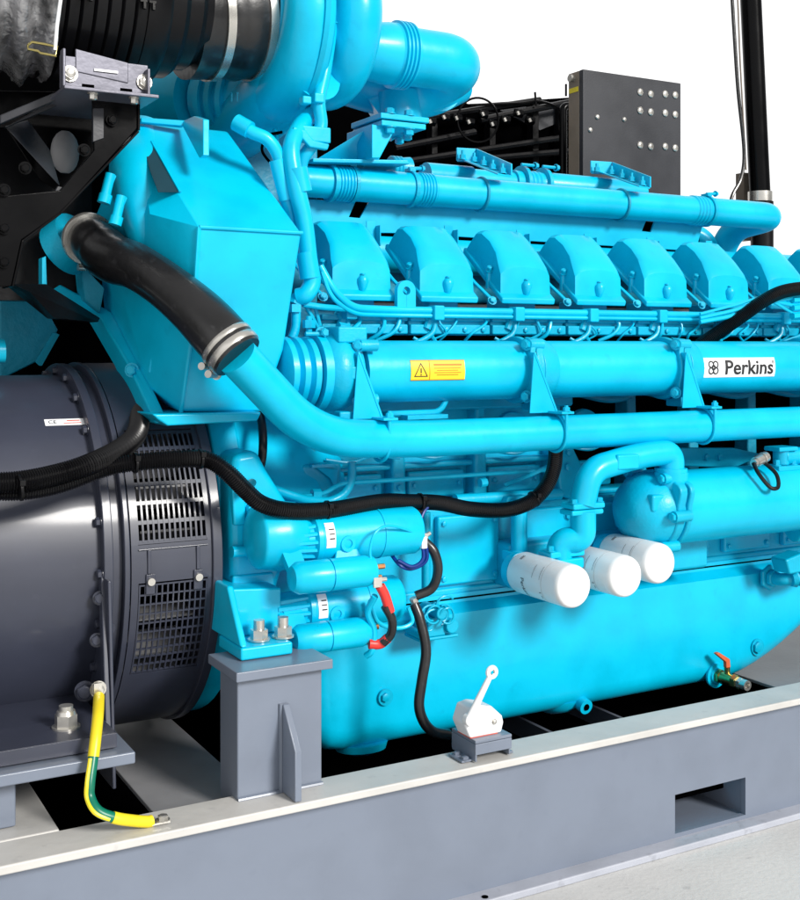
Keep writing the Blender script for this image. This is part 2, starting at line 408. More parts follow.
# starter motors
def starter(pxa, pxb, py, D, r, sol):
    a = P(pxa, py, D); b = P(pxb, py, D); z = a.z
    L = b.x-a.x; c = V((a.x, D, z))
    m = MB().rev(c, EX, [(-.055, r*.5), (-.05, r*.72), (0, r*.8), (.004, r*1.02), (.012, r*1.04), (.014, r), (L*.62, r), (L*.62, r*1.035), (L*.635, r*1.035), (L*.635, r), (L*.97, r*.985), (L, r*.9), (L+.003, r*.6)], 40)
    st = m.build('starter_motor', 'cyan', eng)
    mm = MB()
    for k in range(9):
        t = -2.3+k*.38
        mm.tube([c+V((-.055, -math.cos(t)*r*.72, math.sin(t)*r*.72)), c+V((.003, -math.cos(t)*r*.86, math.sin(t)*r*.86))], [.006, .004], 6)
    mm.build('casting_ribs', 'cyan', st)
    q = c+V((L*.27, -r-.002, -r*.15)); MB().rev(q+EY*.01, (0,-1,0), [(0, .016), (.010, .014), (.010, .008), (.006, .007)], 18).build('motor_boss', 'cyan', st)
    MB().prism([q+V((-.02,.006,-.01)), q+V((.02,.006,-.01)), q+V((.028,-.002,-.03)), q+V((-.028,-.002,-.03))], (0, .006, 0)).build('motor_strap', 'cyan', st, .002)
    wrapmesh('motor_label', [rect(.018, r*1.0)], wrap_x(c.x+.026, D, z, r, .25), .0010, 'label', st)
    for k in range(3): wrapmesh('label_print', [rect(.010, .0022)], wrap_x(c.x+.028, D, z, r, .10+k*.18), .0018, 'ink', st)
    # solenoid
    (sa, sb, sy, sD, sr) = sol
    a2 = P(sa, sy, sD); b2 = P(sb, sy, sD); L2 = b2.x-a2.x; c2 = V((a2.x, sD, a2.z))
    s = MB().rev(c2, EX, [(0, sr*.3), (.003, sr*.75), (.014, sr), (L2*.45, sr*1.02), (L2*.45, sr*.92), (L2*.47, sr*.92), (L2*.47, sr), (L2*.92, sr), (L2*.94, sr*.96), (L2, sr*.9), (L2+.001, sr*.3)], 32)
    s.prism([c2+V((.004,-.006,0)), c2+V((.035,-.006,0)), c2+V((.03,.03,.05)), c2+V((-.005,.03,.05))], (0, .02, 0))
    so = s.build('solenoid', 'cyan', st)
    e = c2+V((L2,0,0))
    MB().cyl(e+V((0,-.004,.006)), e+V((.022,-.004,.006)), .005, n=10).cyl(e+V((0,-.004,-.012)), e+V((.016,-.004,-.012)), .004, n=10).build('solenoid_terminal', 'copper', so)
    return c, L, e
s1 = starter(307, 414, 539, 1.87, .0445, (290, 372, 579, 1.81, .0275))
s2 = starter(300, 396, 609, 1.90, .0430, (292, 366, 641, 1.84, .0265))
e1 = V((s1[0].x+s1[1], 1.87, s1[0].z)); e2 = V((s2[0].x+s2[1], 1.90, s2[0].z))

# small engine sensor with its tangle of thin lines, next to the lower starter
q = P(437, 617, 1.93)
tg = MB()
for k in range(16):
    rr = random.uniform(.010, .024); cc0 = q+V((random.uniform(-.03, .03), random.uniform(-.02, .02), random.uniform(-.02, .02)))
    ph = random.uniform(0, 6.28); tl = random.uniform(-.5, .5)
    tg.tube([cc0+V((math.cos(ph+t*.35)*rr, math.sin(ph+t*.35)*rr*tl, math.sin(ph+t*.35)*rr)) for t in range(random.randint(6, 13))], .0024, 8)
tg.build('capillary_lines', 'cast', eng)
m = MB().box(q+V((-.04,.0,-.045)), q+V((.05,.06,-.038))).box(q+V((-.02,0,-.038)), q+V((.02,.06,.0)))
m.cyl(q+V((.03,-.01,-.02)), q+V((.03,.05,-.02)), .014).cyl(q+V((-.0,-.02,.01)), q+V((-.0,.05,.01)), .012).cyl(q+V((-.035,-.01,-.03)), q+V((-.035,.05,-.03)), .009)
m.build('switch_block', 'cast', eng, .003)
MB().tube(catmull([e1+V((0,-.03,.0)), e1+V((.01,-.03,-.05)), e1+V((-.015,-.02,-.068)), e1+V((-.04,-.02,-.06)), e1+V((-.05,-.0,-.04))]), .0035, 8).build('blue_wire', 'blue', eng)
MB().tube(catmull([e1+V((-.008,-.03,.0)), e1+V((.0,-.035,-.045)), e1+V((-.02,-.03,-.062)), e1+V((-.045,-.02,-.05))]), .0035, 8).build('blue_wire', 'blue', eng)
MB().box(e1+V((-.006,-.04,-.03)), e1+V((.006,-.03,-.008))).build('white_connector', 'label', eng, .002)
MB().tube(catmull([P(373, 570, 1.80), P(370, 550, 1.80), P(376, 532, 1.80), P(392, 526, 1.81), P(424, 536, 1.84)]), .0024, 8).build('starter_wire', 'cyan', eng)
MB().tube(catmull([P(408, 607, 1.84), P(412, 622, 1.84), P(398, 628, 1.84), P(378, 622, 1.84), P(370, 600, 1.84)]), .004, 8).build('starter_wire', 'cyan', eng)
m = MB()
m.tube([p+V((0,0,0)) for p in catmull([P(375, 596, 1.80), P(368, 612, 1.82), P(374, 630, 1.82), P(372, 650, 1.82), P(366, 656, 1.83)], 6)], .006, 10)
m.build('starter_wire', 'cyan', eng)

# coolant gallery (large horizontal tube) in four bolted lengths
TD, TZ, TR = 1.965, -.051, .0595
def flange_pair(px, parent):
    x = X(px, TD)
    m = MB()
    def lobed(xx, t, sc=1.):
        pts = []
        for k in range(48):
            a = 2*math.pi*k/48; rr = TR*1.16*sc+.014*max(0, math.cos(4*(a-math.pi/4)))**3
            pts.append((xx, TD+rr*math.cos(a), TZ+rr*math.sin(a)))
        m.prism(pts, (t, 0, 0))
    lobed(x-.020, .014); lobed(x-.004, .018, .97); 
    m.prism([(x+.014, TD-.03, TZ-.04), (x+.034, TD-.03, TZ-.04), (x+.034, TD-.03, TZ-.085), (x+.014, TD-.03, TZ-.085)], (0, .05, 0))
    m.rev((x+.012, TD, TZ), EX, [(0, TR*1.15), (.03, TR*1.1), (.045, TR)], 40)
    fo = m.build('gallery_flange', 'cast', parent, .003)
    MB().rev((x-.006, TD, TZ), EX, [(0, TR), (0, TR*1.165), (.002, TR*1.165), (.002, TR)], 40).build('gasket_dark_gap', 'inside', fo)
    for a in (-.78, .78):
        for s in (-1,):
            p = V((x-.020, TD-math.cos(a)*TR*1.25, TZ+math.sin(a)*TR*1.25))
            bolt(fo, p+V((-.006,-.004,0)), (-1,-.5,0), .0095, .010)
            MB().cyl(p+V((-.004,0,0)), p+V((.034,0,0)), .011, n=16).build('flange_boss', 'cast', fo)
xs_f = [X(346, TD), X(521, TD), X(667, TD), X(803, TD)]
gal = MB().cyl((xs_f[0]+.02, TD, TZ), (xs_f[1]-.02, TD, TZ), TR, n=56).build('coolant_gallery', 'cyan', eng)
MB().cyl((xs_f[1]+.02, TD, TZ), (xs_f[2]-.02, TD, TZ), TR, n=56).build('coolant_gallery', 'cyan', eng)
g3 = MB().cyl((xs_f[2]+.02, TD, TZ), (xs_f[3]-.02, TD, TZ), TR, n=56).build('coolant_gallery', 'cyan', eng)
g4 = MB().cyl((xs_f[3]+.02, TD, TZ), (RX, TD, TZ), TR, n=56).build('coolant_gallery', 'cyan', eng)
for i, px in enumerate((521, 667, 803)): flange_pair(px, (gal, g3, g4)[i])
# left end housing with bellows
x = X(340, TD); m = MB()
m.rev((x-.045, TD, TZ), EX, [(0, .05), (0, TR*1.12), (.012, TR*1.25), (.03, TR*1.3), (.055, TR*1.12), (.07, TR)], 44)
hs = m.build('gallery_end_housing', 'cast', gal, .003)
for a in (-.72, .72):
    p = V((x+.012, TD-math.cos(a)*TR*1.28, TZ+math.sin(a)*TR*1.28)); bolt(hs, p+V((-.002,0,0)), (-.6,-.8,0), .009, .010)
    MB().cyl(p+V((0,0,0)), p+V((.035,.0,0)), .011, n=14).build('flange_boss', 'cast', hs)
MB().box((x-.02, TD-TR*1.27, TZ-.012), (x+.012, TD-TR*1.1, TZ+.012)).build('casting_pad', 'cast', hs, .003)
MB().box((x-.03, TD-.055, TZ+.055), (x+.03, TD+.03, TZ+.085)).build('casting_arm', 'cast', hs, .004)
MB().box((x-.035, TD-.07, TZ-.125), (x-.005, TD-.04, TZ-.07)).build('casting_foot', 'cast', hs, .004)
prof = [(-.13, .04)]
for k in range(4): prof += [(-.128+k*.022, TR*.92), (-.122+k*.022, TR*1.1), (-.112+k*.022, TR*1.12), (-.108+k*.022, TR*.92)]
prof += [(-.04, TR*.95)]
MB().rev((x, TD, TZ), EX, prof, 44).build('gallery_bellows', 'cyan', gal)
MB().rev((x-.062, TD, TZ), EX, [(0, TR*1.05), (0, TR*1.24), (.016, TR*1.24), (.016, TR*1.05)], 44).build('band_clamp', 'cyan', gal)
m = MB().hexhead((x-.05, TD-.02, TZ+TR*1.25), (.0,-1,0), .008, .02).cyl((x-.085, TD-.03, TZ+TR*1.2), (x-.04, TD-.03, TZ+TR*1.2), .004, n=8)
m.build('clamp_screw', 'cast', gal)

# stickers on the gallery
wl = wrap_x((X(411, TD-.06)+X(465, TD-.06))/2, TD, TZ, TR, math.radians(2)+.02)
LW = X(465, TD-.06)-X(411, TD-.06)
st = wrapmesh('warning_label', [rect(LW, .0385)], wl, .0012, 'yellow', gal)
wrapmesh('label_border', [rect(LW, .0014, 0, .0186), rect(LW, .0014, 0, -.0186), rect(.0012, .0385, -LW*.16, 0)], wl, .0018, 'amber', st)
tri = lambda s, x, y: [(x+s*math.cos(math.pi/2+k*2.0944), y+s*math.sin(math.pi/2+k*2.0944)) for k in range(3)]
to, ti = tri(.0175, -LW*.32, -.0035), tri(.0145, -LW*.32, -.0035)
wrapmesh('warning_triangle', [[to[k], to[(k+1) % 3], ti[(k+1) % 3], ti[k]] for k in range(3)], wl, .002, 'ink', st)
wrapmesh('warning_mark', [rect(.0022, .009, -LW*.32, -.001), rect(.0024, .0024, -LW*.32, -.0085)], wl, .002, 'ink', st)
wrapmesh('label_print', [rect(LW*.52, .0035, LW*.18, .010)]+[rect(LW*(.50-.1*(k % 2)), .0012, LW*.17, .0035-k*.0042) for k in range(4)], wl, .002, 'amber', st)
DL = TD-TR
xa, xb = X(704, DL), X(775, DL); LW = xb-xa
wl = wrap_x((xa+xb)/2, TD, TZ, TR, math.radians(1))
st = wrapmesh('maker_label', [rect(LW, .0435)], wl, .0012, 'label', g3, label='white label with a black knot emblem and lettering')
text('lettering', 'Perkins', .044, lambda s, t, e=0: wl(s+LW*.125, t-.0015, e), .002, 'ink', st, sx=1.16, bold=.0008)
text('registered_mark', '®', .011, lambda s, t, e=0: wl(s+LW*.47, t+.011, e), .002, 'ink', st)
ex = -LW*.375; em = []
for dx, dz in ((-1,1),(1,1),(-1,-1),(1,-1)): em += ring2(ex+dx*.0068, dz*.0068, .0082, .0052)
em += ring2(ex, 0, .0062, .0038)
wrapmesh('emblem', em, wl, .002, 'ink', st)

# lower coolant pipe
CD, CZ, CR = 1.885, -.176, .0345
e_hose = P(237, 356, 1.80)
pl = fillet([e_hose, P(318, 437, 1.855)+V((-.01, 0, .0)), V((X(400, CD), CD, CZ)), V((RX, CD, CZ))], .10, 12)
cp = MB().tube(pl, CR, 32).build('coolant_pipe', 'cyan', eng)
for px, pxt in ((385, 358), (561, 534), (709, 686)):
    x = X(px, CD-.02)
    m = MB(); gz = CZ+CR+.006; yb = 1.886
    A0 = V((X(pxt, yb), yb, Z(pxt, 353, yb))); B0 = V((A0.x-.010, yb, gz)); C0 = V((x+.004, yb, gz))
    if px > 600: A0.z -= .0
    m.prism([A0, B0, C0], (0, .003, 0))
    dd = (C0-A0).normalized()
    m.prism([A0+V((0,-.001,0)), C0+V((0,-.001,0)), C0+V((.004,-.001,.002)), A0+V((.004,-.001,.002))], (0, .018, 0))
    m.box((x-.016, CD-.045, gz-.001), (x+.014, CD+.03, gz+.004))
    g = m.build('pipe_bracket', 'cyan', eng, .001)
    MB().torus((x, CD, CZ), EX, CR+.003, .0035, 40, 8).cyl((x, CD-CR-.003, CZ), (x, CD-CR-.003, gz+.016), .0035, n=8).build('u_bolt', 'cyan', g)
    bolt(g, (x, CD-CR-.003, gz+.004), EZ, .007, .008, 'cyan')
MB().box((X(400, 1.95), 1.92, -.142), (X(440, 1.95), 1.95, -.134)).tube(fillet([P(388, 414, 1.95), P(440, 412, 1.95), P(447, 398, 1.96)], .02), .006, 10).build('bleed_pipe', 'cast', eng)

# lower rail of heads, head blocks, rocker covers
PIT = .198
def xi(i): return 2.05*.678+PIT*(i-2)
MB().box((X(300, 2.07), 2.10, -.02), (RX, 2.5, .075)).build('cylinder_block_deck', 'inside', eng, .004)  # coloured near-black in place of the shade between and below the covers
for i in range(8):
    x = xi(i); w = .136
    head = MB()
    head.box((x-.028, 2.046, .020), (x+PIT-.036, 2.15, .056))
    for za, zb_ in ((.048, .060), (.022, .042)): head.box((x-.029, 2.036, za), (x+PIT-.035, 2.05, zb_))
    head.box((x+.03, 2.062, .056), (x+.10, 2.15, .098)).box((x+.02, 2.075, -.06), (x+.07, 2.2, .0))
    hd = head.build('cylinder_head', 'cast', eng, .003)
    # rocker cover: profile front->back, tilted with the bank
    prof = [(2.050, .098), (2.049, .125), (2.050, .163), (2.058, .180), (2.084, .208), (2.110, .234), (2.130, .252), (2.146, .253), (2.160, .240), (2.178, .224), (2.190, .208)]
    base0, base1 = V((0, 2.050, .098)), V((0, 2.190, .208)); bn = V((0, -.618, .786)); bd = (base1-base0).normalized()
    A = [-1, -.97, -.9, -.78, -.55, -.25, 0, .25, .55, .78, .9, .97, 1]
    pinch = {4: .009, 5: .011, 6: .003}
    vs = []; fs = []
    n = len(prof)
    for a in A:
        for k, (y, z) in enumerate(prof):
            h = max(0, (V((0, y, z))-base0).dot(bn))
            Lf = -.0655*(1-.5*h)+(pinch.get(k, 0) if a < -.5 else 0); Rg = .0655*(1-.5*h)-(0, 0, 0, .001, .004, .007, .011, .012, .012, .012, .012)[k]
            xa_ = Lf+(a+1)/2*(Rg-Lf)
            dr = .006*abs(a)**9*(h > .012)
            up = (.011*(abs(a)**3-.35) if k in (2, 3) else .005*a*a) if k < 4 else (.003*a**4 if k in (4, 5, 6, 7) else 0)
            vs.append(V((x+.0655+xa_, y, z))-V((0, -.2, .95))*dr-V((0,-.1,1))*up)
    for k in range(len(A)-1):
        fs += [(k*n+j, k*n+j+1, (k+1)*n+j+1, (k+1)*n+j) for j in range(n-1)]
    nb = len(vs)                                       # skirts from each end profile down to the sloping base
    for e, k in ((0, 0), (1, len(A)-1)):
        for j in range(n):
            w_ = V((0, prof[j][0], prof[j][1]))-base0; t = w_.dot(bd); pb = base0+bd*max(0, min((base1-base0).length, t))
            pin = pinch.get(j, 0)*.8 if e == 0 else 0
            vs.append(V((x+.0655+(-.0655+pin if e == 0 else .0655-(0, 0, 0, .001, .002, .004, .006, .007, .008, .009, .010)[j]), pb.y, pb.z)))
        fs += [(k*n+j, k*n+j+1, nb+e*n+j+1, nb+e*n+j) for j in range(n-1)]
    fs.append(tuple(nb+j for j in range(n))+tuple(nb+n+j for j in range(n-1, -1, -1)))
    cv = MB().add(vs, fs).build('rocker_cover', 'cyan', eng, ang=24, bevel=.003, seg=3)
    m = MB().prism([(x-.004, 2.040, .086), (x+.135, 2.040, .086), (x+.135, 2.195, .205), (x-.004, 2.195, .205)], (0, -.004, .013))
    m.build('cover_flange', 'cyan', cv, .004, 3)
    q = V((x+.066, 2.049, .114))
    MB().rev(q+EZ*-.010, (0,-.08,1), [(0, .002), (.006, .007), (.022, .0115), (.028, .011), (.034, .006)], 20).build('cover_nub', 'cyan', cv)
    MB().cyl(q+V((0,-.003,.025)), q+V((0,-.003,.028)), .005, n=10).build('cover_nub_plug', 'cyan', cv)
    # bolt tunnels on the side
    for (d, zz) in ((2.098, .172),):
        q = V((x+.006, d, zz))
        MB().cyl(q+V((.016,-.004,-.004)), q+V((.016, .002, .030)), .010, .008, n=20).build('bolt_tunnel', 'cyan', cv)
        bolt(cv, q+V((-.006,-.006,-.012)), (-.3,-.5,.8), .0065, .010, 'cast')
        MB().cyl(q+V((-.006,-.002,-.05)), q+V((-.006,-.004,-.014)), .0065, n=14).build('cover_stud', 'cyan', cv)
    bolt(hd, V((x-.018, 2.055, .094)), (-.1,-.9,.4), .0075, .007, 'cast')
    MB().tube([V((x-.020, 2.06, .10)), V((x-.042, 2.085, .132)), V((x-.05, 2.13, .17))], .004, 8).build('fuel_pipe', 'cyan', hd)
    # curled pipes under the conduit
    q = V((x+.012, 2.045, .045))
    m = MB()
    m.tube(catmull([q+V((0,0,.018)), q+V((.012,-.012,.004)), q+V((.004,-.016,-.022)), q+V((-.035,-.010,-.042)), q+V((-.085,.0,-.052)), q+V((-.105,.02,-.04))], 6), .0055, 10)
    m.tube(catmull([q+V((.0,-.006,-.016)), q+V((.02,-.004,-.04)), q+V((.04,.01,-.062))], 5), .005, 8)
    m.tube(catmull([q+V((-.03,.0,-.03)), q+V((-.01,-.008,-.045)), q+V((-.02,0,-.062)), q+V((-.045,.01,-.058))], 5), .0035, 8)
    m.hexhead(q+V((0,0,.012)), (0,-1,0), .009, .012).cyl(q+V((-.004,-.008,-.012)), q+V((.008,-.008,.014)), .009, n=10)
    m.build('injector_pipe', 'cast', hd)
    for bx in (.055, .10, .145):
        bolt(hd, V((x+bx, 2.037, .032)), (0,-1,0), .006, .005, 'cast')
    for kk in range(3):
        w0 = q+V((.03+.045*kk+random.uniform(-.01, .01), -.004, .022)); 
        MB().tube(catmull([w0, w0+V((random.uniform(-.01, .02), -.010, -.02)), w0+V((random.uniform(-.03, .01), -.012, -.042)), w0+V((random.uniform(-.05, .02), .004, -.058))], 5), random.choice((.0022, .003, .0042)), 8).build('thin_line', 'cyan', hd)
    bolt(hd, q+V((.028,.02,-.002)), (0,-1,0), .009, .010, 'cast')
    MB().tube([q+V((.028,.018,-.002)), q+V((.028,.012,-.002))], .013, 16).build('head_boss', 'cast', hd)
# conduit running along the heads
cz = .070; cx0 = X(372, 2.03)
cond = MB().tube(fillet([P(320, 266, 2.0), P(333, 290, 1.99), P(352, 308, 2.0), V((cx0+.03, 2.025, cz)), V((RX, 2.025, cz))], .06), .0075, 12)
cond.tube(fillet([P(322, 272, 1.99), P(330, 296, 1.98), P(352, 314, 2.0), V((cx0+.03, 2.022, cz-.011)), V((RX, 2.022, cz-.011))], .06), .0045, 8)
cond.tube(catmull([P(318, 268, 2.02), P(326, 286, 2.02), P(345, 303, 2.02), P(366, 311, 2.02)]), .0035, 8)
cond = cond.build('injector_rail', 'cyan', eng)
for i in range(8):
    x = xi(i)+.024
    MB().box((x-.012, 2.010, cz-.020), (x+.012, 2.04, cz+.010)).build('rail_clip', 'cyan', cond, .003)
# lifting eye between first two covers
q = P(403, 311, 2.035); r = .021
pts = [(q.x-r, q.z), (q.x-r, q.z+.04)]+[(q.x-r*math.cos(a), q.z+.04+r*math.sin(a)) for a in [math.pi*k/16 for k in range(1, 16)]]+[(q.x+r, q.z+.04), (q.x+r, q.z)]
hole = [(q.x+.0085*math.cos(a), q.z+.04+.0085*math.sin(a)) for a in [-math.pi/2+2*math.pi*k/20 for k in range(21)]]
poly = pts+[(q.x+2e-4, q.z), (q.x+2e-4, hole[0][1])]+hole[1:-1]+[(q.x-2e-4, hole[0][1]), (q.x-2e-4, q.z)]
MB().pxz(poly, 2.02, .013).build('lifting_eye', 'cyan', eng)

# strip behind the covers, with brackets
SD = 2.29
for pts in ([(306, 199), (356, 202), (349, 219), (306, 217)], ):
    pass
MB().box((X(306, 2.3), 2.302, .225), (X(700, 2.3), 2.308, .318)).build('shield_notch_shade_sheet', 'inside', eng)  # near-black sheet added so the notches in the strip read dark
strip = MB().ppx([(306, 199), (356, 201), (349, 217), (360, 218), (369, 202), (647, 219), (642, 231), (651, 232), (655, 221), (703, 224), (696, 251), (400, 233), (306, 232)], SD, .006).build('heat_shield_strip', 'cyan', eng, .001)
for i in range(6):
    x = xi(i)+.155+.02
    a = V((x, 2.24, .215))
    MB().box(a, a+V((.022, .003, .055))).box(a+V((.022, -.02, 0)), a+V((.025, .003, .045))).build('shield_bracket', 'cyan', eng, .001)
# dark-ish inner casting behind covers
MB().cyl((X(310, 2.33), 2.33, .21), (RX, 2.33, .21), .045).build('inlet_manifold', 'cyan', eng)
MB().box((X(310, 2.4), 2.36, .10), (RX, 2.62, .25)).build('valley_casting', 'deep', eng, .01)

# top pipe
PD, PZ, PR = 2.26, .349, .0362
def bellow(x0, x1, r, n):
    out = []; 
    for k in range(n):
        a = x0+(x1-x0)*k/n; b = (x1-x0)/n
        out += [(a, r*.99), (a+b*.25, r*1.07), (a+b*.65, r*1.07), (a+b*.9, r*.97)]
    return out
def xx(px): return X(px, PD)
def ztop(px): return PZ
e0 = V((xx(302), PD, PZ))
m = MB()
m.rev((0, PD, PZ), EX, [(xx(302), PR*.93), (xx(331), PR*.93), (xx(331), PR)]+bellow(xx(334), xx(350), PR, 5)+[(xx(350), PR), (xx(411), PR), (xx(411), PR*1.02)]+bellow(xx(416), xx(431), PR, 5)+[(xx(431), PR*.99), (xx(688), PR*.99)]+bellow(xx(690), xx(703), PR, 4)+[(xx(703), PR), (xx(752), PR)], 40)
tp = m.build('water_pipe', 'cyan', eng)
pe = V((xx(745), PD, PZ))
MB().tube(fillet([pe, V((xx(775), PD, PZ)), V((xx(775), PD+.17, PZ-.02)), V((xx(775)-.02, PD+.20, PZ-.15))], .07, 10), PR, 32).build('pipe_elbow', 'cyan', tp)
MB().torus(V((xx(740), PD+.20, PZ-.10)), (.4,.9,0), .065, .030, 32, 12, -.3, 2.6).build('pipe_branch', 'cyan', tp)
def pipeclamp(px, D=PD, z=PZ, r=PR, name='v_band_clamp'):
    x = X(px, D)
    m = MB().rev((x-.004, D, z), EX, [(0, r*1.0), (0, r*1.13), (.008, r*1.13), (.008, r)], 36)
    m.cyl((x-.01, D-.012, z+r*1.2), (x+.028, D-.008, z+r*1.3), .004, n=8).hexhead((x+.024, D-.008, z+r*1.28), (1,.1,.1), .006, .008)
    m.box((x-.008, D-.016, z+r*1.05), (x+.006, D+.01, z+r*1.25))
    m.build(name, 'cast', tp)
for px in (330, 351, 410, 706): pipeclamp(px)
# second pipe behind
D2, Z2 = 2.42, .408
m = MB().rev((0, D2, Z2), EX, [(X(425, D2), PR*.9), (X(470, D2), PR*.9), (X(470, D2), PR*.75), (X(512, D2), PR*.75), (X(512, D2), PR*.92)]+bellow(X(526, D2), X(538, D2), PR*.9, 3)+[(X(540, D2), PR*.95), (X(640, D2), PR*.95)], 32)
tp2 = m.build('water_pipe', 'cyan', eng)
for px in (521, 542):
    x = X(px, D2); MB().rev((x-.005, D2, Z2), EX, [(0, PR*.9), (0, PR*1.25), (.01, PR*1.25), (.01, PR)], 32).hexhead((x+.02, D2-.03, Z2+PR*1.2), (1,0,0), .007, .01).cyl((x-.02, D2-.03, Z2+PR*1.2), (x+.03, D2-.03, Z2+PR*1.2), .004, n=8).build('v_band_clamp', 'cast', tp2)
MB().tube(fillet([P(372, 172, 2.4), P(372, 166, 2.4), P(392, 165, 2.42)], .01), .010, 12).rev(P(390, 168, 2.42), EX, bellow(0, .03, .028, 3)+[(.05, .03)], 20).build('vent_pipe', 'cast', tp2)
# channel brackets across the pipes
for (pa, pb, pc) in (((457, 159), (476, 159), (511, 177)), ((591, 170), (612, 170), (650, 189))):
    za = Z2+PR+.040; A1 = V((X(pa[0], D2), D2, za)); B1 = V((X(pb[0], D2-.01), D2-.01, za)); C1 = V((X(pc[0], 2.20), 2.20, PZ+PR+.030))
    hgt = V((0, 0, -.032))
    m = MB().prism([A1, B1, B1+hgt, A1+hgt], (0, .004, 0)).prism([B1, C1, C1+hgt*.85, B1+hgt], (.004, 0, 0))
    B2 = B1+hgt; C2 = C1+hgt*.85; w = V((-.045, -.012, 0))
    m.prism([A1+hgt, B2, B2+w*.6, A1+hgt+V((0,-.035,0))], (0, 0, -.003)).prism([B2, C2, C2+w, B2+w], (0, 0, -.0035))
    bk = m.build('channel_bracket', 'cyan', eng, .001)
    for t in (.12, .40, .66, .93):
        q = B2*(1-t)+C2*t+w*.45; bolt(bk, q, EZ, .0075, .012, 'cast', studs=True)
    bolt(bk, A1+hgt+V((.005,-.018,0)), EZ, .0075, .012, 'cast', studs=True)
    MB().torus((C1.x-.045, PD, PZ), EX, PR+.002, .0035, 36, 8).build('u_bolt', 'deep', bk)

# ---------------------------------------------------------------- turbocharger
tb = V((.918, 2.14, .645))
def volR(t): return .140
def volr(t): return .040+.040*t
# axis along X ; outlet tangentially away at the bottom
m = MB()
m.torus(tb, EX, .14, .07, 56, 20, 0, 2*math.pi, rf=lambda t: .058-.012*abs(math.cos(math.pi*t)), Rf=lambda t: .152)
m.rev(tb+V((-.048,0,0)), EX, [(0, .11), (0, .124), (.010, .128), (.03, .125), (.04, .10), (.05, .12), (.055, .16), (.065, .16)], 48)
comp = m.build('compressor_housing', 'cyan', eng, label='snail shaped cyan compressor housing clamped to the black rubber sleeve')
bq = V((tb.x, tb.y, tb.z-.142))
out = fillet([bq+V((.03,-.10,.03)), bq+V((.0,.02,-.012)), bq+V((-.02,.22,-.05))], .06)
MB().tube(out, [.066+.002*i/len(out) for i in range(len(out))], 32).build('compressor_outlet', 'cyan', comp)
oe = out[-1]; od = (out[-1]-out[-2]).normalized()
lo = P(248, 100, 2.27)
o2 = P(205, 98, 2.36)
m = MB().tube([P(300, 92, 2.16), lo, o2], [.066, .064, .062], 32); m.build('compressor_outlet', 'cyan', comp)
ax = (o2-lo).normalized()
for k in range(3):
    MB().rev(lo+ax*(.02+.028*k), ax, [(0, .06), (0, .074), (.012, .074), (.012, .06)], 40).build('outlet_ring', 'cyan' if k != 1 else 'cast', comp)
MB().tube([o2, P(160, 96, 2.5), P(130, 100, 2.6)], .085, 28).build('boost_duct', 'cyan', eng)
# cast marks on the housing
wy_ = flat(P(252, 96, 2.165), V((.88,-.46,.05)).normalized(), EZ, V((-.3,-.95,-.1)).normalized())
random.seed(12)
wrapmesh('casting_mark', [[(x_-.0015, -.009), (x_+.0015, -.009), (x_+.0015+random.uniform(-.005, .005), .009), (x_-.0015, .009)] for x_ in [-.04+.011*k for k in range(8)]], wy_, 0, 'cast', comp)
# v-band between compressor and centre housing
MB().rev(tb+V((.008,0,0)), EX, [(0, .17), (0, .206), (.008, .211), (.020, .206), (.020, .17)], 56).build('v_band_clamp', 'cyan', comp)
ch = MB().rev(tb+V((.02,0,0)), EX, [(0, .10), (.01, .085), (.03, .075), (.07, .075), (.10, .10)], 32)
ch.build('bearing_housing', 'deep', eng, .003)  # darker cyan so the space between the two scrolls reads as a shaded gap
# turbine housing
tt = V((1.032, 2.14, .65))
m = MB().torus(tt, EX, .118, .052, 48, 20)
m.rev(tt+V((-.05,0,0)), EX, [(.0, .08), (.02, .10), (.08, .12), (.10, .09), (.13, .075)], 40)
turb = m.build('turbine_housing', 'cyan', eng)
MB().rev(tt+V((-.058,0,0)), EX, [(0, .10), (0, .110), (.008, .116), (.016, .110), (.016, .10)], 44).cyl(tt+V((-.055,-.122,-.03)), tt+V((-.055,-.122,.03)), .007, n=10).hexhead(tt+V((-.055,-.122,-.03)), (0,0,-1), .010, .012).build('v_band_clamp', 'cast', turb)
# exhaust elbow with bellows
ea = P(383, 53, 2.14)
exy, exz = 2.14, ea.z
EXR = .063
m = MB().rev((0, exy, exz), EX, [(X(362, 2.14), EXR*.9), (X(384, 2.14), EXR*1.02), (X(390, 2.14), EXR*1.02), (X(390, 2.14), EXR)]+bellow(X(392, 2.14), X(407, 2.14), EXR*1.05, 4)+[(X(408, 2.14), EXR)], 40)
m.build('exhaust_bellows', 'cyan', turb)
x3 = X(462, 2.14)
pth = fillet([V((X(407, 2.14), exy, exz)), V((x3, exy, exz)), V((x3-.01, exy+.12, exz-.02)), V((x3-.12, exy+.17, exz-.10))], .085, 12)
MB().tube(pth, EXR*.97, 36).build('exhaust_elbow', 'cyan', turb)
MB().rev(V((x3-.005, exy+.10, exz-.02)), (0,1,-.12), [(0, EXR), (0, EXR*1.07), (.01, EXR*1.07), (.01, EXR)], 36).build('elbow_seam', 'cyan', turb)
q = P(398, 108, 2.25)
MB().tube(fillet([P(455, 80, 2.27), P(425, 95, 2.26), P(385, 92, 2.3), P(345, 80, 2.34)], .06), .055, 28).cyl(P(398, 92, 2.25), P(400, 122, 2.25), .045, .05).build('exhaust_manifold', 'cyan', turb)
fz = Z(398, 121, 2.2)
m = MB().box((X(372, 2.2), 2.16, fz-.006), (X(420, 2.2), 2.30, fz+.006)).box((X(374, 2.2), 2.165, fz-.020), (X(418, 2.2), 2.30, fz-.008))
mf = m.build('manifold_flange', 'cyan', turb, .002)
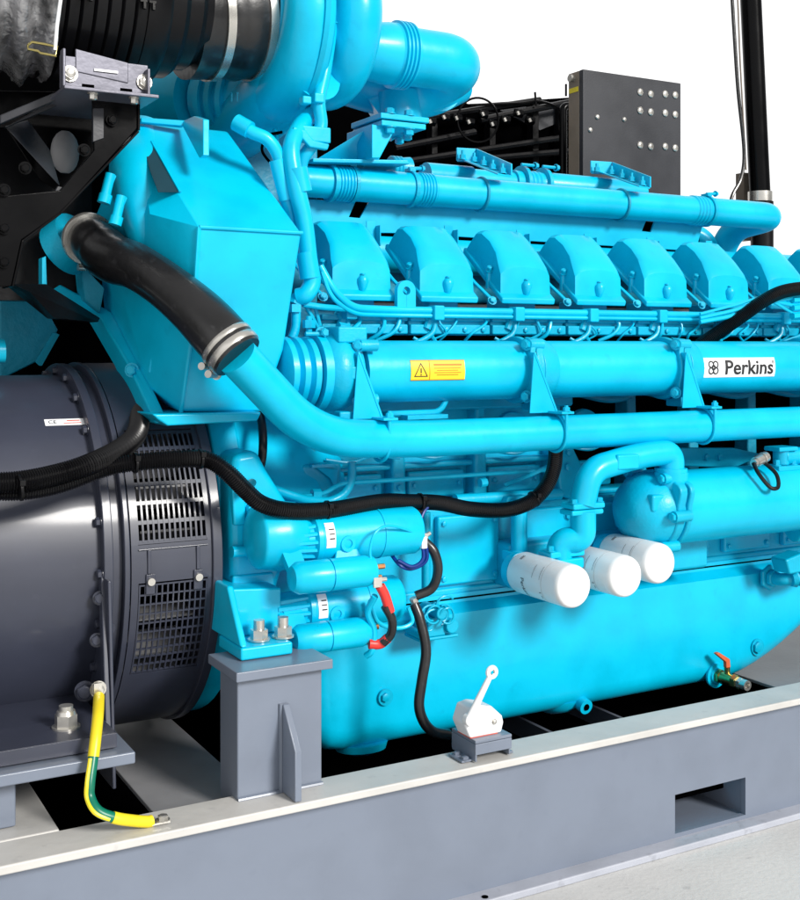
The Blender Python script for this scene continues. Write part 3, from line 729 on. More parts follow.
for px, d in ((383, 2.17), (402, 2.17), (412, 2.22), (415, 2.27)): bolt(mf, (X(px, 2.2), d, fz+.006), EZ, .010, .012, 'cast'); bolt(mf, (X(px, 2.2), d, fz-.02), -EZ, .010, .014, 'cast')
# turbo support plate
ps = MB().prism([P(318, 158, 2.30), P(374, 124, 2.20), P(396, 126, 2.20), P(378, 160, 2.22), P(320, 160, 2.30)], (.006, .01, 0))
ps.prism([P(396, 128, 2.18), P(372, 124, 2.18), P(372, 158, 2.18), P(380, 158, 2.18)], (0, .12, 0)).prism([P(313, 158, 2.22), P(408, 160, 2.20), P(410, 164, 2.20), P(313, 162, 2.22)], (0, .14, 0))
ps.build('turbo_support', 'cyan', eng, .002)

# oil pipes falling from the turbo
m = MB().tube(catmull([P(308, 60, 2.02), P(322, 20, 2.02), P(327, 12, 2.02), P(331, 25, 2.02), P(325, 70, 2.01), P(319, 100, 2.0), P(321, 125, 2.0), P(314, 142, 2.0), P(303, 158, 2.01), P(300, 172, 2.02)], 8), .0125, 16)
m.build('turbo_oil_pipe', 'cyan', eng)
m = MB().tube(catmull([P(318, 112, 2.05), P(308, 118, 2.03), P(298, 130, 2.0), P(291, 150, 1.98), P(296, 185, 1.97), P(304, 220, 1.97), P(309, 262, 1.97), P(312, 282, 1.97), P(306, 294, 1.97), P(298, 297, 1.98)], 8), .0165, 18)
dp = m.build('turbo_drain_pipe', 'cyan', eng)
for (x1_, y1_, x2_, y2_) in ((297, 168, 302, 192), (306, 252, 310, 278)):
    MB().tube([P(x1_, y1_, 1.97), P(x2_, y2_, 1.97)], .0195, 20).build('pipe_sleeve', 'cyan', dp)
MB().tube([P(306, 262, 1.98), P(297, 300, 1.98)], [.0, .0]).build('x', 'cyan', dp) if False else None
MB().tube(catmull([P(236, 122, 2.02), P(252, 132, 2.0), P(268, 140, 1.99), P(279, 158, 1.99), P(284, 190, 1.99), P(293, 225, 2.0), P(296, 260, 2.02)], 8), .0125, 16).build('boost_pipe', 'cyan', eng)
MB().tube([P(236, 122, 2.02), P(250, 130, 2.0)], .016, 16).build('pipe_sleeve', 'cyan', eng)
MB().tube([P(277, 160, 1.99), P(287, 200, 1.99)], .0155, 16).build('pipe_sleeve', 'cyan', eng)
MB().box(P(296, 140, 1.985), P(330, 128, 1.99)+V((0,.02,0))).prism([P(294, 126, 1.98), P(306, 130, 1.98), P(314, 140, 1.98), P(330, 144, 1.98), P(328, 150, 1.98), P(310, 147, 1.98), P(302, 138, 1.98), P(292, 134, 1.98)], (0,.012,0)).build('pipe_clip', 'cyan', eng, .003)
MB().box(P(303, 95, 1.98), P(312, 104, 1.98)+V((0,.02,0))).box(P(315, 92, 1.98), P(325, 103, 1.98)+V((0,.02,0))).build('pipe_clip', 'cyan', eng, .003)
for dx in (0, 5): MB().tube([P(311+dx, 80, 2.03), P(313+dx, 104, 2.03), P(309+dx*1.6, 132, 2.03)], .004, 8).build('sensor_pipe', 'cyan', eng)
for k in range(4): MB().torus(P(273+k, 152, 2.14), (1,-.3,.1), .035+.004*k, .0028, 32, 6, .2, 3.6+k*.2).build('wire_loop', 'cyan', eng)
MB().tube(catmull([P(272, 165, 2.1), P(262, 150, 2.1), P(268, 136, 2.1), P(282, 132, 2.1)]), .003, 6).build('wire_loop', 'inside', eng)
# valley end plate, coloured darker for the shaded void behind the pipes
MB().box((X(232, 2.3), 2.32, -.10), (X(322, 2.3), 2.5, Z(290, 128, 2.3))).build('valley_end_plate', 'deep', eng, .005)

# fittings below the drain pipe, px 290-330, y 296-340
m = MB()
m.tube([P(298, 296, 1.98), P(294, 304, 1.98)], .012, 6).box(P(292, 304, 1.97), P(301, 312, 1.97)+V((0,.025,0)))
m.tube(fillet([P(296, 312, 1.985), P(296, 328, 1.985), P(292, 338, 1.985)], .02), .009, 12)
m.tube([P(309, 316, 1.97), P(309, 336, 1.97)], .006, 10).tube([P(309, 320, 1.97), P(309, 328, 1.97)], .012, 6)
m.tube(fillet([P(303, 304, 1.98), P(322, 307, 1.98), P(346, 309, 2.0)], .01), .006, 10)
m.tube(fillet([P(324, 334, 1.98), P(332, 328, 1.98), P(344, 329, 1.98)], .01), .005, 10).tube([P(338, 328, 1.97), P(348, 330, 1.97)], .012, 6)
m.tube([P(306, 306, 1.99), P(318, 328, 2.0), P(324, 335, 2.0)], .004, 8).tube([P(314, 303, 2.0), P(320, 326, 2.0)], .004, 8)
m.build('pipe_fittings', 'cast', eng)
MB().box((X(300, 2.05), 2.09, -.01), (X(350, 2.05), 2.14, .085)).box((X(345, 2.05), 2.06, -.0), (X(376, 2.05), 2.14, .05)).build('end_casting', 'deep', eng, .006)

# ---------------------------------------------------------------- charge cooler housing (large angular box)
A_ = [P(134, 121, 2.17), P(228, 131, 2.17), P(302, 233, 1.90), P(199, 227, 1.90), P(284, 350, 1.93), P(262, 412, 1.95), P(181, 412, 1.95), P(192, 330, 1.90),
      P(150, 214, 2.0), P(150, 388, 2.03), P(262, 412, 2.4), P(302, 233, 2.4), P(228, 131, 2.45), P(128, 130, 2.5)]
m = MB()
t1, t2, f2, f1, f3, f4, f5, f6 = A_[0], A_[1], A_[2], A_[3], A_[4], A_[5], A_[6], A_[7]
g1, g2 = A_[8], A_[9]
b2 = f2+V((0,.35,0)); b3 = f3+V((0,.35,0)); b4 = f4+V((0,.35,0)); bt2 = t2+V((0,.15,0))
h0 = P(128, 150, 2.22); h1 = P(95, 215, 2.25); h2 = P(105, 325, 2.28); h3 = P(152, 400, 2.20)
vsx = [t1, t2, f2, f1, f3, f4, f5, f6, g1, g2, b2, b3, b4, bt2, h1, h2, h3]
fsx = [(0,1,2,3), (3,2,4,5,6,7), (8,0,3), (8,3,7), (8,7,6,9), (1,13,10,2), (2,10,11,4), (4,11,12,5), (0,8,14), (8,9,15,14), (9,16,15), (9,6,16), (0,14,15,16,12,11,10,13,1), (6,5,12,16)]
hb = MB().add(vsx, fsx).build('charge_cooler_housing', 'cyan', eng, .006, 3, label='large angular cyan housing below the turbocharger', ang=20)
# weld beads
MB().tube([f1+V((0,-.002,0)), f2+V((0,-.002,0))], .0035, 8).tube([f1, f1*.5+f7*.5 if False else P(196, 275, 1.899), f6, f5], .004, 8).build('weld_bead', 'cyan', hb)
MB().tube([P(162, 300, 2.0), P(158, 330, 2.01), P(150, 372, 2.03)], .004, 8).build('weld_bead', 'cyan', hb)
m = MB().prism([P(152, 414, 1.92), P(262, 412, 1.92), P(258, 421, 1.92), P(168, 426, 1.92), P(158, 420, 1.92)], (0, .4, 0))
m.prism([P(48, 292, 2.30), P(100, 318, 2.22), P(128, 365, 2.1), P(156, 424, 1.95), P(168, 420, 1.95), P(140, 360, 2.1), P(112, 312, 2.22), P(60, 284, 2.30)], (0, .10, 0))
m.build('base_flange', 'cyan', hb, .004)
for px, py in ((132, 370),): bolt(hb, P(px, py, 2.08), (-.6,-.8,0), .010, .010)
MB().prism([P(194, 116, 2.08), P(203, 119, 1.99), P(203, 155, 1.97), P(199, 158, 1.99), P(180, 122, 2.14)], (.012, 0, 0)).build('housing_fin', 'cyan', hb, .002)
MB().prism([P(138, 119, 2.16), P(182, 122, 2.14), P(182, 128, 2.14), P(138, 124, 2.16)], (0, -.02, 0)).build('housing_lip', 'cyan', hb, .002)
# slot in the sloping face (dark recess) and the elbow left of it
sl = [(142, 141), (150, 143), (178, 193), (158, 193), (150, 172)]
def on_slope(px, py):
    n_ = (t2-t1).cross(f1-t1).normalized(); d = P(px, py, 1.0); return d*(t1.dot(n_)/d.dot(n_))
n_ = (t2-t1).cross(f1-t1).normalized(); n_ = n_ if n_.y < 0 else -n_
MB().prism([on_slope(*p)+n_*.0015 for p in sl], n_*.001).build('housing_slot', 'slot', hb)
MB().prism([on_slope(*p)+n_*.002 for p in ((150, 143), (153, 142), (181, 194), (178, 193))], n_*.004).build('slot_edge', 'cyan', hb, .001)
MB().tube(fillet([P(150, 130, 2.30), P(118, 168, 2.10), P(140, 205, 1.99), P(172, 215, 1.97)], .08, 10), [.035]*1+[.052]*0 or .05, 28).build('housing_elbow', 'cyan', hb) if False else None
el = fillet([P(142, 140, 2.22), P(136, 180, 2.09), P(156, 232, 2.06), P(172, 290, 2.08)], .1, 10)
MB().tube(el, .052, 32).build('housing_elbow', 'cyan', hb)
for px, py in ((107, 186), (118, 208)):
    q = P(px, py, 2.03); MB().cyl(q+V((.006,0,.022)), q+V((-.004,0,-.02)), .009, n=14).cyl(q+V((-.002,0,-.015)), q+V((-.006,0,-.03)), .012, n=12).tube([q+V((.012,0,.02)), q+V((.004,0,-.0))], .005, 8).build('fitting', 'cyan', hb)

# lower left cyan plates behind the alternator
m = MB().prism([P(0, 290, 2.5), P(35, 288, 2.5), P(58, 330, 2.5), P(40, 360, 2.5), P(0, 380, 2.5)], (0, .02, 0)).prism([P(56, 332, 2.45), P(60, 334, 2.4), P(42, 366, 2.4), P(38, 362, 2.45)], (0, .03, 0))
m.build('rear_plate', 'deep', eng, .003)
MB().tube([P(-30, 352, 2.2), P(4, 351, 2.2)], .022, 20).build('stub_pipe', 'cyan', eng)
MB().ppx([(42, 258), (46, 256), (47, 285), (42, 285)], 2.2, .03).build('plate_edge', 'cyan', hb, .001)
MB().tube(fillet([P(62, 250, 2.25), P(78, 238, 2.22)], .01), .055, 28).build('outlet_stub', 'cast', eng)
m = MB().prism([P(80, 262, 2.24), P(105, 288, 2.2), P(100, 314, 2.22), P(84, 300, 2.24)], (0, .05, 0)); m.build('stub_gusset', 'deep', eng, .004)

# black coolant hose with steel clamps
hp = catmull([P(84, 236, 2.19), P(96, 244, 2.13), P(112, 258, 2.07), P(135, 266, 2.0), P(165, 285, 1.93), P(195, 310, 1.87), P(218, 334, 1.83), P(238, 357, 1.80)], 8)
rr = []
for i in range(len(hp)):
    t = i/(len(hp)-1); rr.append(.043+.003*math.sin(t*9)-.003*(t < .2))
hz = MB().tube(hp, rr, 32).build('coolant_hose', 'rubber', eng, label='thick black rubber hose curving down to the coolant pipe')
d = (hp[-1]-hp[-4]).normalized()
hose_clamp(hz, hp[-1]-d*.012, d, .0445, .013, 2.2); hose_clamp(hz, hp[-1]-d*.030, d, .0445, .010, 2.2)
hose_clamp(hz, hp[3], hp[4]-hp[2], .046, .014, 2.8)

# ---------------------------------------------------------------- oil cooler, elbow, filters
OD, OZ, OR = 1.90, -.349, .078
x0 = X(655, OD); m = MB().cyl((x0, OD, OZ), (RX, OD, OZ), OR, n=56)
oc = m.build('oil_cooler', 'cyan', eng)
m = MB()
for k, (dx, t) in enumerate(((-.012, .022), (.016, .014))):
    pts = []
    for j in range(60):
        a = 2*math.pi*j/60; rr = OR*1.08+.020*max(0, math.cos(3*(a-.5)))**3
        pts.append((x0+dx, OD+rr*math.cos(a), OZ+rr*math.sin(a)))
    m.prism(pts, (t, 0, 0))
fo = m.build('cooler_flange', 'cast', oc, .005, 3)
m = MB().rev((x0-.012, OD, OZ), (-1,0,0), [(0, OR*1.02), (.015, OR*1.0), (.035, OR*.92), (.055, OR*.76), (.07, OR*.52), (.078, OR*.3), (.08, .001)], 40)
dome = m.build('cooler_end_cap', 'cast', oc)
q = V((x0-.045, OD-.055, OZ+.022)); MB().box(q-V((.02,.012,.018)), q+V((.02,.03,.018))).build('cap_boss', 'cast', dome, .006, 3)
q = V((x0-.055, OD-.015, OZ+.03)); MB().box(q-V((.018,.012,.018)), q+V((.018,.03,.016))).build('cap_boss', 'cast', dome, .006, 3)
for a in (-.95, -.05, .9, 2.2, 3.6):
    p = V((x0-.016, OD-math.cos(a)*OR*1.15, OZ+math.sin(a)*OR*1.15))
    MB().cyl(p+V((.03,0,0)), p+V((-.012,0,0)), .012, n=16).build('flange_boss', 'cast', fo); bolt(fo, p+V((-.012,0,0)), (-1,0,0), .009, .008)
MB().cyl(V((x0-.06, OD-.04, OZ-.085)), V((x0-.01, OD-.045, OZ-.095)), .014, n=16).build('cap_boss', 'cast', dome)
MB().cyl(V((x0-.0615, OD-.04, OZ-.0848)), V((x0-.06, OD-.04, OZ-.085)), .007, n=12).build('boss_hole', 'inside', dome)
xr = X(792, OD)
m = MB()
pts = []
for j in range(60):
    a = 2*math.pi*j/60; rr = OR*1.1+.020*max(0, math.cos(3*(a-.5)))**3; pts.append((xr, OD+rr*math.cos(a), OZ+rr*math.sin(a)))
m.prism(pts, (.03, 0, 0)).rev((xr+.03, OD, OZ), EX, [(0, OR*1.2), (.10, OR*1.25), (.2, OR*1.1)], 32)
m.build('cooler_flange', 'cast', oc, .005)
q = P(781, 470, 1.885)
MB().cyl(q+V((0,0,-.05)), q+V((0,0,.0)), .026, .022).box(q+V((-.036,-.028,0)), q+V((.036,.028,.012))).cyl(q+V((0,0,.012)), q+V((0,0,.05)), .018).box(q+V((-.03,-.024,.044)), q+V((.03,.024,.054))).cyl(q+V((.0,.0,.03)), q+V((.08,0,.03)), .02).build('cooler_outlet', 'cast', oc, .003)
for dx in (-.026, .026): bolt(oc, q+V((dx,-.012,.012)), EZ, .007, .012)
# sensor with black loop
q = P(760, 460, 1.86)
sp = MB().cyl(q+V((-.018,-.004,-.004)), q+V((.022,.004,.006)), .012, n=18).cyl(q+V((-.026,-.006,-.006)), q+V((-.016,-.004,-.004)), .009, n=14).torus(q+V((.008,0,.003)), (1,.1,.2), .012, .002, 20, 6).build('pressure_sensor', 'steel', eng)
MB().tube(catmull([q+V((-.026,-.006,-.006)), q+V((-.035,-.03,-.026)), q+V((-.022,-.05,-.054)), q+V((.000,-.052,-.054)), q+V((.012,-.035,-.028)), q+V((.010,0,-.004))]), .0045, 10).build('sensor_lead', 'conduit', sp)
# brackets behind
m = MB().ppx([(672, 448), (735, 448), (765, 455), (735, 468), (672, 466)], 2.02, .02); mb = m.build('cooler_bracket', 'cast', eng, .004)
for px in (706, 719): bolt(mb, P(px, 457, 2.02), (0,-1,0), .008, .006)
MB().ppx([(556, 446), (572, 444), (590, 480), (572, 500), (560, 495)], 2.03, .02).build('pipe_plate', 'cast', eng, .006)
for px, py in ((568, 452), (567, 467), (568, 515)): bolt(eng, P(px, py, 2.03), (0,-1,0), .009, .007)
# feed pipe: from cooler flange over to the filter head
fp = fillet([P(671, 478, 1.86), P(672, 452, 1.86), P(640, 455, 1.86), P(590, 470, 1.86), P(582, 505, 1.86)], .075, 12)
fpo = MB().tube(fp, .0265, 28).build('oil_feed_pipe', 'cyan', eng)
MB().box(P(618, 455, 1.832), P(640, 469, 1.832)+V((0,.03,0))).build('pipe_pad', 'cyan', fpo, .005)
MB().rev(P(671, 468, 1.86), -EZ, [(0, .03), (0, .034), (.008, .034), (.008, .036), (.03, .034), (.05, .03)], 28).build('pipe_joint', 'cyan', fpo)
q = P(583, 506, 1.86)
fo = MB().box(q+V((-.040,-.022,-.004)), q+V((.040,.022,.008))).box(q+V((-.042,-.020,-.016)), q+V((.038,.024,-.005))).build('pipe_flange', 'cyan', fpo, .004)
bolt(fo, q+V((.032,-.012,.008)), EZ, .007, .008); bolt(fo, q+V((-.032,-.012,.008)), EZ, .007, .008)
fp2 = fillet([q+V((0,0,-.01)), P(583, 540, 1.86), P(560, 540, 1.88), P(558, 572, 1.89)], .05, 10)
MB().tube(fp2, .026, 28).build('oil_feed_pipe', 'cyan', eng)
q2 = P(560, 553, 1.885)
fo2 = MB().box(q2+V((-.040,-.024,-.006)), q2+V((.045,.022,.008))).box(q2+V((-.036,-.028,-.030)), q2+V((.04,.022,-.008))).build('pipe_flange', 'cyan', eng, .004)
bolt(fo2, q2+V((-.034,-.014,.008)), EZ, .007, .010); bolt(fo2, q2+V((.036,-.014,.008)), EZ, .007, .010); bolt(fo2, q2+V((.03,-.02,-.032)), -EZ, .007, .010)
# pipe down to the first filter
MB().tube([P(519, 500, 1.98), P(519, 552, 1.98)], .017, 20).box(P(512, 553, 1.965), P(527, 560, 1.965)+V((0,.035,0))).tube(fillet([P(519, 552, 1.98), P(517, 578, 1.97), P(520, 580, 1.93)], .02), .022, 20).build('filter_feed_pipe', 'cyan', eng, .002)
# filters
FR = .0415
def filt(px_end, D_end, zc, L, lab):
    x = X(px_end, D_end)
    hd = MB().rev((x, D_end+L+.025, zc), (0,-1,0), [(0, FR*.7), (.0, FR*.9), (.022, FR*.95), (.025, FR*.8)], 32).build('filter_seat', 'cyan', eng)
    m = MB().rev((x, D_end+L, zc), (0,-1,0), [(0, FR*.8), (.001, FR*.97), (.006, FR), (L*.68, FR), (L*.685, FR*.985), (L*.69, FR), (L-.014, FR), (L-.005, FR*.965), (L-.001, FR*.88), (L, FR*.8)], 48)
    f = m.build('oil_filter', 'white', eng, label=lab)
    wy = wrap_y(x, D_end+L-.055, zc, FR, math.radians(190))
    text('lettering', 'Perkins', .015, lambda s, t, e=0: wy(s+.012, -t*1.0, e), .0006, 'ink', f, step=.004)
    wy2 = wrap_y(x, D_end+L-.03, zc, FR, math.radians(120))
    wrapmesh('label_print', [rect(.012, .0018), rect(.012, .0018, 0, .004)], wy2, .0006, 'ink', f)
    wy4 = wrap_y(x, D_end+L*.42, zc, FR, math.radians(150))
    wrapmesh('label_print', [rect(.028, .0008, 0, .012), rect(.028, .0008, 0, -.012)], wy4, .0006, 'ink', f)
    wrapmesh('label_print', [rect(2*math.pi*FR*.5, .0006)], wrap_y(x, D_end+L*.312, zc, FR, math.radians(180)), .0005, 'mid', f)
    for a in (205,):
        wy3 = wrap_y(x, D_end+L*.35, zc, FR, math.radians(a)); wrapmesh('label_print', [rect(.0015, .006), rect(.006, .0015, .01, 0)], wy3, .0006, 'ink', f)
    return f
filt(575, 1.765, -.460, .170, 'white spin-on oil filter, nearest to the starter motors')
filt(627, 1.775, -.4555, .165, 'white spin-on oil filter, middle of the row')
filt(661, 1.795, -.4430, .15, 'white spin-on oil filter farthest right in the row')
MB().box((X(590, 2.0), 1.94, -.50), (X(690, 2.0), 2.05, -.41)).box((X(505, 2.0), 1.985, -.505), (X(600, 2.0), 2.05, -.41)).build('filter_head', 'cast', eng, .010, 3)

# pipes along the side of crankcase, y~485
m = MB().tube(fillet([P(268, 490, 1.99), P(300, 497, 2.0), P(324, 494, 2.0), V((X(340, 2.0), 2.0, -.265)), V((X(560, 2.0), 2.0, -.265))], .02), .0045, 10).hexhead(P(268, 490, 1.99), (-.5,-1,.2), .012, .012).tube([P(312, 494, 2.0), P(320, 494, 2.0)], .010, 6)
m.tube(fillet([P(270, 488, 1.985), P(296, 497, 1.985), P(306, 500, 1.99), P(330, 502, 2.0), P(345, 494, 2.0), P(352, 480, 2.0), P(352, 462, 2.0)], .03), .0085, 12)
m.tube([P(480, 483, 1.995), P(486, 482, 1.995)], .009, 10).build('fuel_return_pipe', 'cast', eng)
m = MB().ppx([(302, 465), (342, 462), (342, 490), (302, 496)], 2.04, .05).build('side_casting', 'cast', eng, .008, 3)
MB().add([P(314, 466, 2.034), P(338, 470, 2.034), P(336, 490, 2.034), P(330, 478, 2.028), P(322, 472, 2.03)], [(0,3,4), (0,1,3), (1,2,3), (0,4,3)]).ppx([(312, 465), (336, 464), (336, 467), (312, 468)], 2.03, .02).build('crumpled_tag', 'cyan', eng)
m = MB()
for px in (470, 510): m.rev(P(px, 502, 2.04), (0,-1,0), [(0, .02), (.02, .018), (.02, .01)], 20)
m.tube([P(455, 500, 2.02), P(560, 494, 2.02)], .012, 12).build('side_fittings', 'cast', eng)
MB().tube(catmull([P(505, 485, 2.03), P(530, 475, 2.0), P(545, 468, 2.0), P(556, 465, 2.02)]), .005, 8).build('side_pipe', 'cast', eng)
MB().ppx([(508, 497), (528, 495), (530, 503), (506, 505)], 1.99, .05).build('fitting_shelf', 'cast', eng, .004)
# vertical sensor line beside starters
MB().tube([P(426, 512, 1.98), P(426, 590, 1.98)], .009, 12).build('dip_tube', 'cast', eng)
# right end bits
m = MB().ppx([(786, 560), (805, 552), (805, 572), (790, 575)], 1.9, .05).build('corner_fitting', 'cast', eng, .006)
# front gear case at the right end (mostly outside the frame)
MB().box((RX, 2.05, -.55), (RX+.22, 2.8, .28)).build('gear_case', 'cast', eng, .02, 3)
# far bank of covers, seen from above only from a side step
for i in range(8):
    x = xi(i); MB().prism([(x, 2.62, .22), (x, 2.66, .262), (x, 2.72, .24), (x, 2.80, .11), (x, 2.70, .10)], (.131, 0, 0)).build('rocker_cover', 'cyan', eng, .012, 3)
# loops at the right end of the heads
for k in range(3):
    MB().tube(catmull([P(700, 322-k*4, 2.0), P(735, 315-k*5, 1.98), P(765, 303-k*2, 1.96), P(800, 296+k*10, 1.95), P(830, 290+k*12, 1.95)]), .0055-.001*k, 10).build('sense_line', 'cyan', eng)
m = MB()
for k in range(4): m.tube([P(792, 292+k*8, 1.95), P(812, 290+k*8, 1.95)], .009, 6)
m.build('line_unions', 'cyan', eng)

# ================================================================ wiring
def corrugated(pts, r, pitch=.004, amp=.08, n=18):
    q = resample(pts, pitch/2); return q, [r*(1+(amp if i % 2 else -amp)) for i in range(len(q))]
bc = thing('wiring_conduit', 'black corrugated conduits sagging across the dark alternator and along the cyan engine block', 'cable conduit', (.8, 1.9, -.5))
def condu(name, pts, r):
    q, rr = corrugated(catmull(pts, 10), r); return MB().tube(q, rr, 16).build(name, 'conduit', bc, ang=80)
condu('upper_conduit', [P(-25, 484, 1.84), P(20, 482, 1.84), P(60, 474, 1.85), P(95, 462, 1.86), P(125, 446, 1.90), P(138, 430, 1.97), P(140, 405, 2.1)], .0165)
condu('lower_conduit', [P(-25, 490, 1.85), P(20, 491, 1.85), P(60, 484, 1.86), P(105, 468, 1.87), P(140, 462, 1.86), P(185, 459, 1.85), P(208, 460, 1.85), P(228, 473, 1.84), P(245, 490, 1.84), P(262, 504, 1.84), P(290, 511, 1.84), P(330, 510, 1.85), P(380, 502, 1.87), P(410, 502, 1.88), P(440, 503, 1.89), P(470, 509, 1.90), P(505, 510, 1.90), P(530, 502, 1.90), P(546, 487, 1.90), P(554, 468, 1.91), P(556, 448, 1.93)], .0140)
MB().tube(catmull([P(258, 405, 2.08), P(262, 425, 2.0), P(263, 445, 1.97), P(261, 464, 1.97), P(254, 480, 1.95), P(244, 490, 1.86)]), .008, 12).build('branch_lead', 'conduit', bc)
MB().tube(catmull([P(424, 505, 1.88), P(418, 514, 1.88), P(414, 524, 1.87), P(420, 534, 1.86)]), .007, 10).build('branch_lead', 'conduit', bc)
MB().tube(catmull([P(428, 507, 1.875), P(424, 512, 1.875), P(420, 522, 1.87)]), .003, 8).build('blue_wire', 'blue', bc)
for (px, py, D, r, d) in ((20, 488, 1.82, .019, (1,0,.1)), (135, 463, 1.86, .016, (1,0,0)), (200, 459, 1.85, .016, (1,0,0)), (327, 510, 1.85, .016, (1,0,0)), (420, 502, 1.88, .016, (1,0,0)), (534, 499, 1.90, .016, (1,0,.5))):
    MB().rev(P(px, py, D), d, [(-.002, r*.9), (-.002, r*1.06), (.002, r*1.06), (.002, r*.9)], 20).box(P(px, py, D)+V((-.004,-r-.004,r*.3)), P(px, py, D)+V((.004,-r+.002,r*.3+.008))).build('cable_tie', 'blackm', bc)
tc = condu_ = MB()
q, rr = corrugated(catmull([P(700, 345, 2.0), P(722, 330, 1.99), P(745, 314, 1.97), P(765, 300, 1.95), P(785, 291, 1.94), P(812, 288, 1.93), P(850, 290, 1.92)], 10), .015)
tag(MB().tube(q, rr, 16).build('wiring_conduit', 'conduit', None, ang=80), 'short black conduit arching over the right end of the rocker covers', 'cable conduit')
# battery cables
b1 = MB().tube(catmull([P(424, 541, 1.85), P(434, 552, 1.84), P(438, 570, 1.84), P(432, 588, 1.85), P(416, 596, 1.86)]), .0090, 14).build('battery_cable', 'rubber', None)
tag(b1, 'short black battery cable looping between the two starter motors', 'cable', 'battery cables at the starter motors')
MB().cyl(P(424, 537, 1.85), P(430, 533, 1.85), .004, n=10).box(P(420, 534, 1.845), P(428, 541, 1.845)+V((0,.004,0))).build('cable_lug', 'steel', b1)
b2_ = MB().tube(catmull([P(414, 604, 1.86), P(420, 620, 1.85), P(426, 650, 1.84), P(422, 680, 1.84), P(419, 705, 1.84), P(424, 722, 1.84), P(434, 732, 1.84), P(449, 735, 1.84)]), .0098, 14).build('battery_cable', 'rubber', None)
tag(b2_, 'long black battery cable hanging down the oil pan to the switch box', 'cable', 'battery cables at the starter motors')
MB().cyl(P(413, 598, 1.86), P(416, 606, 1.86), .0075, n=10).build('cable_lug', 'steel', b2_)
b3_ = MB().tube(catmull([P(385, 606, 1.79), P(392, 620, 1.79), P(391, 634, 1.80), P(383, 643, 1.81)]), .0080, 14).build('battery_cable', 'rubber', None)
tag(b3_, 'black battery cable with red ends linking the two starter solenoids', 'cable', 'battery cables at the starter motors')
MB().tube(catmull([P(380, 586, 1.79), P(385, 596, 1.79), P(390, 612, 1.79)]), .0088, 14).build('red_sleeve', 'red', b3_)
MB().tube(catmull([P(388, 638, 1.805), P(380, 644, 1.815), P(369, 644, 1.82)]), .0088, 14).build('red_sleeve', 'red', b3_)
MB().cyl(P(378, 580, 1.79), P(386, 579, 1.79), .004, n=10).box(P(374, 578, 1.785), P(382, 587, 1.785)+V((0,.004,0))).build('cable_lug', 'steel', b3_)

# ================================================================ ALTERNATOR
AD, AZ, AR = 2.27, -.382, .325
alt = thing('alternator', 'dark slate round alternator with slotted guard, left of the cyan engine', 'alternator', (.3, 2.2, -.75))
m = MB().rev((0, AD, AZ), EX, [(-.55, .2), (-.55, AR*.96), (-.5, AR), (X(104, 1.94)-.002, AR), (X(104, 1.94)-.001, AR-.01)], 96)
body = m.build('alternator_body', 'navy', alt)
xf = X(104, 1.94)
m = MB().rev((xf, AD, AZ), EX, [(-.004, .30), (-.004, AR+.022), (.012, AR+.022), (.012, AR+.008), (.030, AR+.008), (.030, AR+.024), (.040, AR+.024), (.040, .30)], 96)
fr_ = m.build('body_flange', 'navy', alt, .002)
for k in range(14):
    a = -1.3+k*.26
    p = V((xf-.004, AD-math.cos(a)*(AR+.008), AZ+math.sin(a)*(AR+.008)))
    bolt(fr_, p, (-1,0,0), .008, .008, 'navy')
# guard section with grilles
gx0, gx1 = xf+.042, X(213, 1.93)
GR = AR+.022
m = MB()
def ang_for(px, py):                 # angle on the guard that projects to that pixel
    best = None
    for k in range(-70, 71):
        a = math.radians(k)
        for xx_ in [gx0+(gx1-gx0)*j/20 for j in range(21)]:
            p = V((xx_, AD-GR*math.cos(a), AZ+GR*math.sin(a))); q = to_px(p); d = (q[0]-px)**2+(q[1]-py)**2
            if best is None or d < best[0]: best = (d, a, xx_)
    return best[1], best[2]
ga1, _ = ang_for(180, 432); ga0, _ = ang_for(180, 538)
gb1, _ = ang_for(180, 583); gb0, _ = ang_for(175, 668)
def curved(a0, a1, x0, x1, r, t, name, mt, parent, na=40, holes=None):
    """sheet of a cylinder; holes = (nx, nrows, frac) slots cut in it"""
    vs, fs = [], []
    if not holes:
        for i in range(na+1):
            a = a0+(a1-a0)*i/na
            for xx_ in (x0, x1):
                for q in (r, r-t): vs.append((xx_, AD-q*math.cos(a), AZ+q*math.sin(a)))
        for i in range(na):
            b = i*4
            fs += [(b, b+2, b+6, b+4), (b+1, b+5, b+7, b+3), (b, b+4, b+5, b+1), (b+2, b+3, b+7, b+6)]
        fs += [(0,1,3,2), (na*4, na*4+2, na*4+3, na*4+1)]
        return MB().add(vs, fs).build(name, mt, parent)
    nx, ny, fx, fy = holes; mb = MB()
    xs_ = []; 
    for i in range(nx): c = (x1-x0)/nx; xs_ += [x0+c*i, x0+c*(i+1-fx)]
    def strip(aa, ab, xa, xb, k=3, rr=r):
        vv, ff = [], []
        for i in range(k+1):
            a = aa+(ab-aa)*i/k
            for xx_, q in ((xa, rr), (xb, rr), (xb, rr-t), (xa, rr-t)): vv.append((xx_, AD-q*math.cos(a), AZ+q*math.sin(a)))
        for i in range(k):
            for j in range(4): ff.append((i*4+j, i*4+(j+1) % 4, (i+1)*4+(j+1) % 4, (i+1)*4+j))
        ff += [(0,1,2,3), (k*4+3, k*4+2, k*4+1, k*4)]
        mb.add(vv, ff)
    ca = (a1-a0)/ny; cx = (x1-x0)/nx
    for i in range(nx+1): strip(a0, a1, x0+cx*i-cx*fx/2, x0+cx*i+cx*fx/2, 16)
    for j in range(ny+1): strip(a0+ca*j-ca*fy/2, a0+ca*j+ca*fy/2, x0-cx*fx/2, x1+cx*fx/2, 1, r-.0007)
    return mb.build(name, mt, parent)
